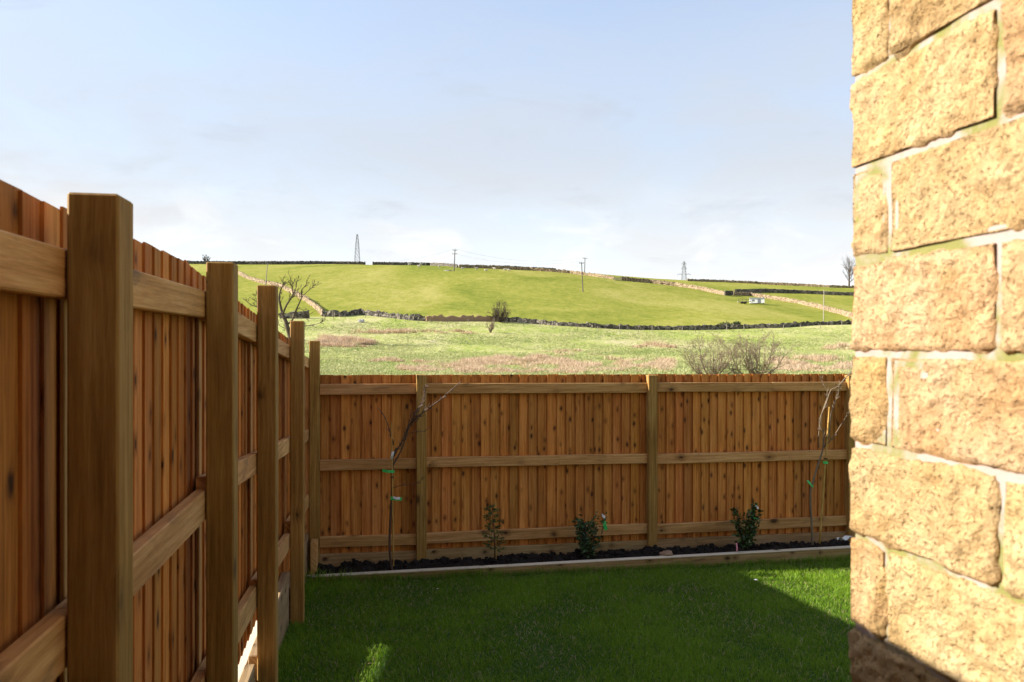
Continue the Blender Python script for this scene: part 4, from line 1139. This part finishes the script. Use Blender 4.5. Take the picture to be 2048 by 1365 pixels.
# old tree behind the left fence: limbs read off the photograph, placed at its own distance
def tpt(px_, py_, Yd): return Vector(((px_ - 1024) / FPX * Yd, Yd, CZ - (py_ - 682) / FPX * Yd))
YT = 107.0; rnd = random.Random(77)
foot = tpt(583, 692, YT); foot.z = float(ground(foot.x, foot.y)) + CZ - 0.1
old = empty('dead_tree', foot); tag(old, 'gnarled bare tree with twisted limbs behind the posts of the left fence', 'tree', 'bare trees and bushes')
def twigs(b, sp, r, n, ln, rnd, rmin, depth=2):
    for q in range(n):
        i = rnd.randrange(max(1, len(sp) // 4), len(sp) - 1); d = (sp[i + 1] - sp[i]).normalized()
        sd = d.cross(Vector((rnd.gauss(0, 1), rnd.gauss(0, 1), rnd.gauss(0, 1)))).normalized()
        dd = (d + sd * rnd.uniform(.5, 1.3) + Vector((0, 0, .25))).normalized(); L = ln * rnd.uniform(.4, 1.2); pts = [sp[i]]
        for k in range(4):
            dd = (dd + Vector((rnd.gauss(0, .22), rnd.gauss(0, .22), rnd.gauss(0, .22) + .05))).normalized(); pts.append(pts[-1] + dd * L / 4)
        b.tube(pts, [max(rmin, r * (1 - .2 * k)) for k in range(5)], 4, cap=False)
        if depth > 1: twigs(b, pts, r * .7, 3, ln * .5, rnd, rmin, depth - 1)
def tlimb(b, pix, r0, r1, dy, nt, ln=1.1, sides=7):
    k = len(pix); pts = [tpt(px_ + rnd.uniform(-1, 1), py_, YT + dy * i / (k - 1) + rnd.uniform(-.25, .25)) for i, (px_, py_) in enumerate(pix)]
    sp = spline(pts, 4); m = len(sp); b.tube([q - foot for q in sp], [.62 * (r0 + (r1 - r0) * i / (m - 1)) for i in range(m)], sides)
    if nt: twigs(b, [q - foot for q in sp], r1 * .7, nt, ln, rnd, .026)
b = MB(); tlimb(b, [(584, 696), (580, 670), (576, 655), (571, 641), (566, 630)], .62, .36, 0, 0, sides=9)
b.build('trunk', M['bark'], old, smooth=True)
for pix, r0, r1, dy, nt in (
    ([(566, 631), (562, 612), (559, 596), (561, 581), (567, 570), (566, 560)], .33, .05, .6, 14),
    ([(566, 629), (572, 611), (579, 600), (586, 588), (583, 574), (580, 562), (582, 553)], .25, .04, -.8, 18),
    ([(585, 589), (592, 578), (594, 565), (593, 554)], .12, .03, .5, 7),
    ([(580, 598), (590, 592), (600, 588)], .09, .03, -1, 6),
    ([(574, 650), (585, 640), (592, 621), (599, 604), (604, 594), (603, 582), (612, 569), (614, 559)], .24, .04, -1.2, 9),
    ([(604, 594), (615, 583), (624, 575), (629, 570)], .10, .03, .8, 6),
    ([(594, 616), (606, 620), (614, 629)], .08, .03, -.6, 5),
    ([(590, 628), (602, 633), (612, 634)], .07, .03, .5, 4),
    ([(580, 664), (600, 655), (622, 650), (640, 646), (651, 639)], .13, .03, -1.5, 10),
    ([(577, 658), (565, 655), (556, 648)], .1, .03, .5, 4),
    ([(566, 632), (548, 626), (530, 619), (512, 614), (498, 606), (488, 598)], .17, .03, 1.0, 10),
    ([(514, 614), (512, 600), (508, 588)], .07, .025, .4, 5)):
    b = MB(); tlimb(b, pix, r0, r1, dy, nt); b.build('limb', M['bark'], old, smooth=True)

def fan(name, label, pos, H, half, seed, mat, stems, kids, rmin, r0, arch=.25, base=.1, lens=(.42, .45, .45), cat='bush', flatness=1.0):
    """many-stemmed bare bush filling a dome of height H and half width half"""
    rnd = random.Random(seed); o = empty(name, pos); tag(o, label, cat, 'bare trees and bushes')
    cfg = dict(seg=[1, 5, 4, 3], taper=[.4, .35, .4, .5], wob=[.1, .14, .2, .22], up=[0, .03, .05, .03], sides=[5, 4, 3, 3], kids=[0, kids[0], kids[1]], ang=[.6, .7, .75], len=[.5, lens[1], lens[2]], rad=[.5, .55, .6])
    cfg['from'] = [.3, .15, .15]
    class MBmin(MB):
        def tube(s_, pts, rad, n=5, cap=True): MB.tube(s_, pts, [max(rmin, q) for q in rad], n, cap)
    st = MB(); cr = MBmin()
    for k in range(stems):
        ang = k * 2.399 + rnd.uniform(-.3, .3); f = math.sqrt((k + .5) / stems); th = f * 1.25
        e = Vector((math.cos(ang) * half * math.sin(th) * 1.05, math.sin(ang) * half * math.sin(th), H * (base + (1 - base) * math.cos(th * .95)))) * rnd.uniform(.82, 1.02)
        root = Vector((math.cos(ang) * half * .05, math.sin(ang) * half * .05, -.1))
        mid = root.lerp(e, .5) + Vector((e.x * arch * .3, e.y * arch * .3, -e.z * arch * .35)) + Vector((rnd.gauss(0, .05), rnd.gauss(0, .05), rnd.gauss(0, .05))) * H
        sp = spline([root, mid, e], 5); m = len(sp); rad = [max(rmin, r0 * (1 - .85 * i / (m - 1))) for i in range(m)]
        st.tube(sp, rad, 5)
        for j in range(kids[0] + 2):
            i = rnd.randrange(2, m - 1); d = (sp[i + 1] - sp[i]).normalized(); sd = d.cross(Vector((rnd.gauss(0, 1), rnd.gauss(0, 1), rnd.gauss(0, 1)))).normalized(); a_ = rnd.uniform(.45, .95)
            grow(cr, sp[i], d * math.cos(a_) + sd * math.sin(a_), e.length * lens[0] * rnd.uniform(.5, 1.0), rad[i] * .6, 1, cfg, rnd)
    st.build('stems', mat, o, smooth=True); cr.build('crown', mat, o, smooth=True); return o
def offset_hit(px_, Yd):
    x = (px_ - 1024) / FPX * Yd; return Vector((x, Yd, float(ground(x, Yd)) + CZ))
fan('hawthorn_bush', 'lone rounded bare bush growing out of the pasture wall', hit(1000, 644), 4.1, 2.4, 3, M['bark'], 20, (6, 4), .012, .10, base=.22)
fan('dead_bush', 'small pale dead thorn standing in the meadow in front of the lone bush', hit(981, 666), 2.5, 1.0, 8, M['bark_pale'], 6, (4, 3), .018, .10, arch=-.1, base=.5)
fan('bare_bush', 'wide tangled bare bush above the back fence, left of its darker neighbour', offset_hit(1425, 44), 2.5, 2.1, 41, M['bark_pale'], 16, (7, 4), .0048, .045, arch=.35, base=.42)
fan('bare_bush', 'taller tangled bare bush above the back fence, nearer the house', offset_hit(1512, 43), 2.7, 1.9, 46, M['bark_pale'], 16, (7, 4), .0048, .05, arch=.3, base=.42)
cfgE = CFG(trunk=0.6, seg=[6, 6, 5, 4, 3], taper=[.3, .3, .3, .3, .3], wob=[.05, .10, .14, .16, .16], up=[.0, .10, .08, .06, .05], sides=[7, 5, 4, 3, 3],
           kids=[15, 8, 6, 4], ang=[.8, .6, .6, .6], len=[.40, .50, .48, .5], rad=[.42, .6, .7, .8]); cfgE['from'] = [.2, .15, .15, .15]
tree('ash_tree', 'large bare tree on the skyline against the edge of the stone house', hit(1698, 574), 18.5, .50, cfgE, 5, M['bark'])
fan('thorn_tree', 'tiny bare tree on the far left skyline', offset_hit(411, 345), 4.0, 1.8, 9, M['bark'], 9, (5, 3), .03, .15, base=.4, cat='tree')

def gorse(label, px_, py_, wd, ht, seed):
    rnd = random.Random(seed); p = hit(px_, py_); o = empty('gorse_bush', p); tag(o, label, 'bush', 'gorse at the pasture wall')
    b = MB(); pts = []
    for k in range(16):
        ang = rnd.uniform(0, 6.28); e = Vector((math.cos(ang) * wd * rnd.uniform(.2, 1), math.sin(ang) * wd * .6, ht * rnd.uniform(.5, 1))); b.tube([Vector((e.x * .4, e.y * .4, -.1)), e], [.04, .02], 4)
        for j in range(45): pts.append((p + e * rnd.uniform(.3, 1) + Vector((rnd.gauss(0, .18), rnd.gauss(0, .18), rnd.gauss(0, .1))), Vector((rnd.gauss(0, 1), rnd.gauss(0, 1), rnd.random())).normalized()))
    b.build('stems', M['twig'], o); leaf_cloud('leaves', o, pts, .28, M['gorse'], rnd)
gorse('wider dark gorse bush behind the pasture wall', 1451, 654, 1.5, .95, 1)
gorse('smaller dark gorse bush to the right of the wider one', 1474, 651, .8, .75, 2)

# ------------------------------------------------------------------ shed, trailer, boulder, sheep
p = hit(1514, 608); o = empty('field_shed', p, -0.25); tag(o, 'small white field shed with a grey roof in the upper pasture', 'shed')
b = MB(); b.box((-2.3, -1.2, .25), (2.3, 1.2, 1.75)); b.build('wall', M['white'], o)
b = MB(); b.add([(-2.45, -1.35, 1.752), (2.45, -1.35, 1.752), (2.45, 1.35, 2.05), (-2.45, 1.35, 2.05), (-2.45, -1.35, 1.85), (2.45, -1.35, 1.85), (2.45, 1.35, 2.15), (-2.45, 1.35, 2.15)],
                [(0, 3, 2, 1), (4, 5, 6, 7), (0, 1, 5, 4), (1, 2, 6, 5), (2, 3, 7, 6), (3, 0, 4, 7)]); b.build('roof', M['greyroof'], o)
b = MB(); b.box((0.1, -1.235, .3), (1.1, -1.202, 1.6)); b.build('door', M['greyroof'], o)
b = MB(); b.box((-1.7, -1.23, .8), (-.9, -1.202, 1.4)); b.build('window', M['greyroof'], o)
for sx in (-2.1, 2.1):
    for sy in (-1.0, 1.0):
        b = MB(); b.box((sx - .12, sy - .12, -.7), (sx + .12, sy + .12, .248)); b.build('foot_block', M['pole'], o)
p = hit(1488, 607.5); o = empty('farm_trailer', p, -0.1); tag(o, 'low flat farm trailer standing left of the white shed', 'trailer')
b = MB(); b.box((-2.0, -.9, .55), (2.0, .9, .72)); b.build('deck', M['pole_pale'], o)
for x_ in (-1.9, -.7, .6, 1.9):
    b = MB(); b.box((x_ - .05, -.88, .722), (x_ + .05, -.78, 1.35)); b.build('stake', M['pole'], o)
b = MB(); b.box((-2.0, -.90, 1.352), (2.0, -.78, 1.44)); b.build('side_rail', M['pole'], o)
for x_ in (-.6, .4):
    for y_ in (-.95, .8):
        b = MB(); b.tube([(x_, y_, .32), (x_, y_ + .15, .32)], .32, 12); b.build('wheel', M['tie'], o)
b = MB(); b.tube([(2.0, 0, .6), (3.0, 0, .4)], .06, 5); b.build('drawbar', M['steel'], o)
p = hit(722, 645); rock('boulder', 'pale boulder lying below the tumbled wall on the left', (p.x, p.y, p.z + .2), .55, (1.2, .9, .8), M['palestone'], 3, 10)
p = hit(895, 542); rock('boulder', 'flat grey rock slab in the grass left of the two-armed pole', (p.x, p.y, p.z + .1), .9, (1.8, .9, .35), M['palestone'], 8, 10)

def sheep_mesh():
    """one continuous woolly body with neck, head and four jointed legs"""
    rings = [(-.56, .62, .05), (-.53, .63, .17), (-.40, .65, .26), (-.15, .64, .29), (.12, .63, .29), (.34, .66, .26), (.48, .74, .19), (.60, .86, .13), (.68, .93, .12), (.78, .90, .11), (.90, .82, .075), (.95, .79, .03)]
    b = MB(); n = 10; vs_ = []; fs_ = []
    for (x_, z_, r_) in rings:
        for j in range(n):
            a_ = 2 * math.pi * j / n; vs_.append((x_, math.cos(a_) * r_ * .86, z_ + math.sin(a_) * r_ * (1.0 if math.sin(a_) > 0 else .92)))
    for i in range(len(rings) - 1):
        for j in range(n): fs_.append((i * n + j, i * n + (j + 1) % n, (i + 1) * n + (j + 1) % n, (i + 1) * n + j))
    fs_ += [tuple(range(n - 1, -1, -1)), tuple((len(rings) - 1) * n + j for j in range(n))]; b.add(vs_, fs_)
    for sy in (-.13, .13):
        b.tube([(.36, sy, .55), (.37, sy, .30), (.35, sy, .16), (.36, sy, 0)], [.09, .05, .036, .04], 6)
        b.tube([(-.36, sy, .58), (-.30, sy, .38), (-.41, sy, .20), (-.39, sy, 0)], [.12, .06, .038, .04], 6)
        b.tube([(.72, sy * .5, .98), (.68, sy * 1.5, 1.0)], [.04, .015], 5)
    b.tube([(-.55, 0, .68), (-.64, 0, .55), (-.64, 0, .42)], [.05, .04, .02], 5)
    return b.mesh('sheep')
SM = sheep_mesh(); SM.materials.append(M['wool']); SM.polygons.foreach_set('use_smooth', [True] * len(SM.polygons))
SH = [(819, 529.5, 0.2, 'sheep farthest left under the skyline wall'), (838, 533, 2.9, 'sheep a little below its neighbours left of the two-armed pole'), (842, 529.5, 0.3, 'sheep near the wall just right of the lowest one'),
      (850, 528.5, 0.1, 'sheep closest to the wall among the left-hand group'), (878, 533.5, 1.4, 'sheep seen end-on between the left-hand group and the two-armed pole'),
      (925, 537.5, 0.5, 'sheep just right of the two-armed pole'), (953, 538, 3.3, 'sheep second to the right from the two-armed pole'), (972, 541.5, 0.1, 'sheep lower than the others right of the two-armed pole'),
      (989, 538, 2.8, 'sheep alone near the thin sunlit wall'), (1010, 540, 0.2, 'pale sheep beside the dark-looking one by the wall'), (1018, 541, 3.0, 'sheep farthest right by the thin sunlit wall')]
for i, (px_, py_, rz, lb_) in enumerate(SH):
    p = hit(px_, py_ + 2.0); o = bpy.data.objects.new('sheep', SM); COL.objects.link(o); o.location = p; o.rotation_euler = (0, 0, rz); o.scale = (1.15,) * 3
    tag(o, 'small woolly ' + lb_, 'sheep', 'sheep on the upper pasture')

# a few pale scraps on the grass
for px_, py_, sc_, lb_ in ((1512, 1166, 1.0, 'small white scrap lying in the sunlit patch of lawn'), (875, 1184, .5, 'tiny white fleck on the shaded lawn near the bed')):
    Yd = 1.64 / ((py_ - 682) / FPX - 0.085); x_ = (px_ - 1024) / FPX * Yd
    b = MB(); lump(b, (0, 0, 0), 0.013 * sc_, (1.3, .9, .35), 7, 5, .6); o = b.build('paper_scrap', M['tape_white'], None, loc=(x_, Yd, CZ - 1.64 - .085 * Yd + .03)); tag(o, lb_, 'litter')
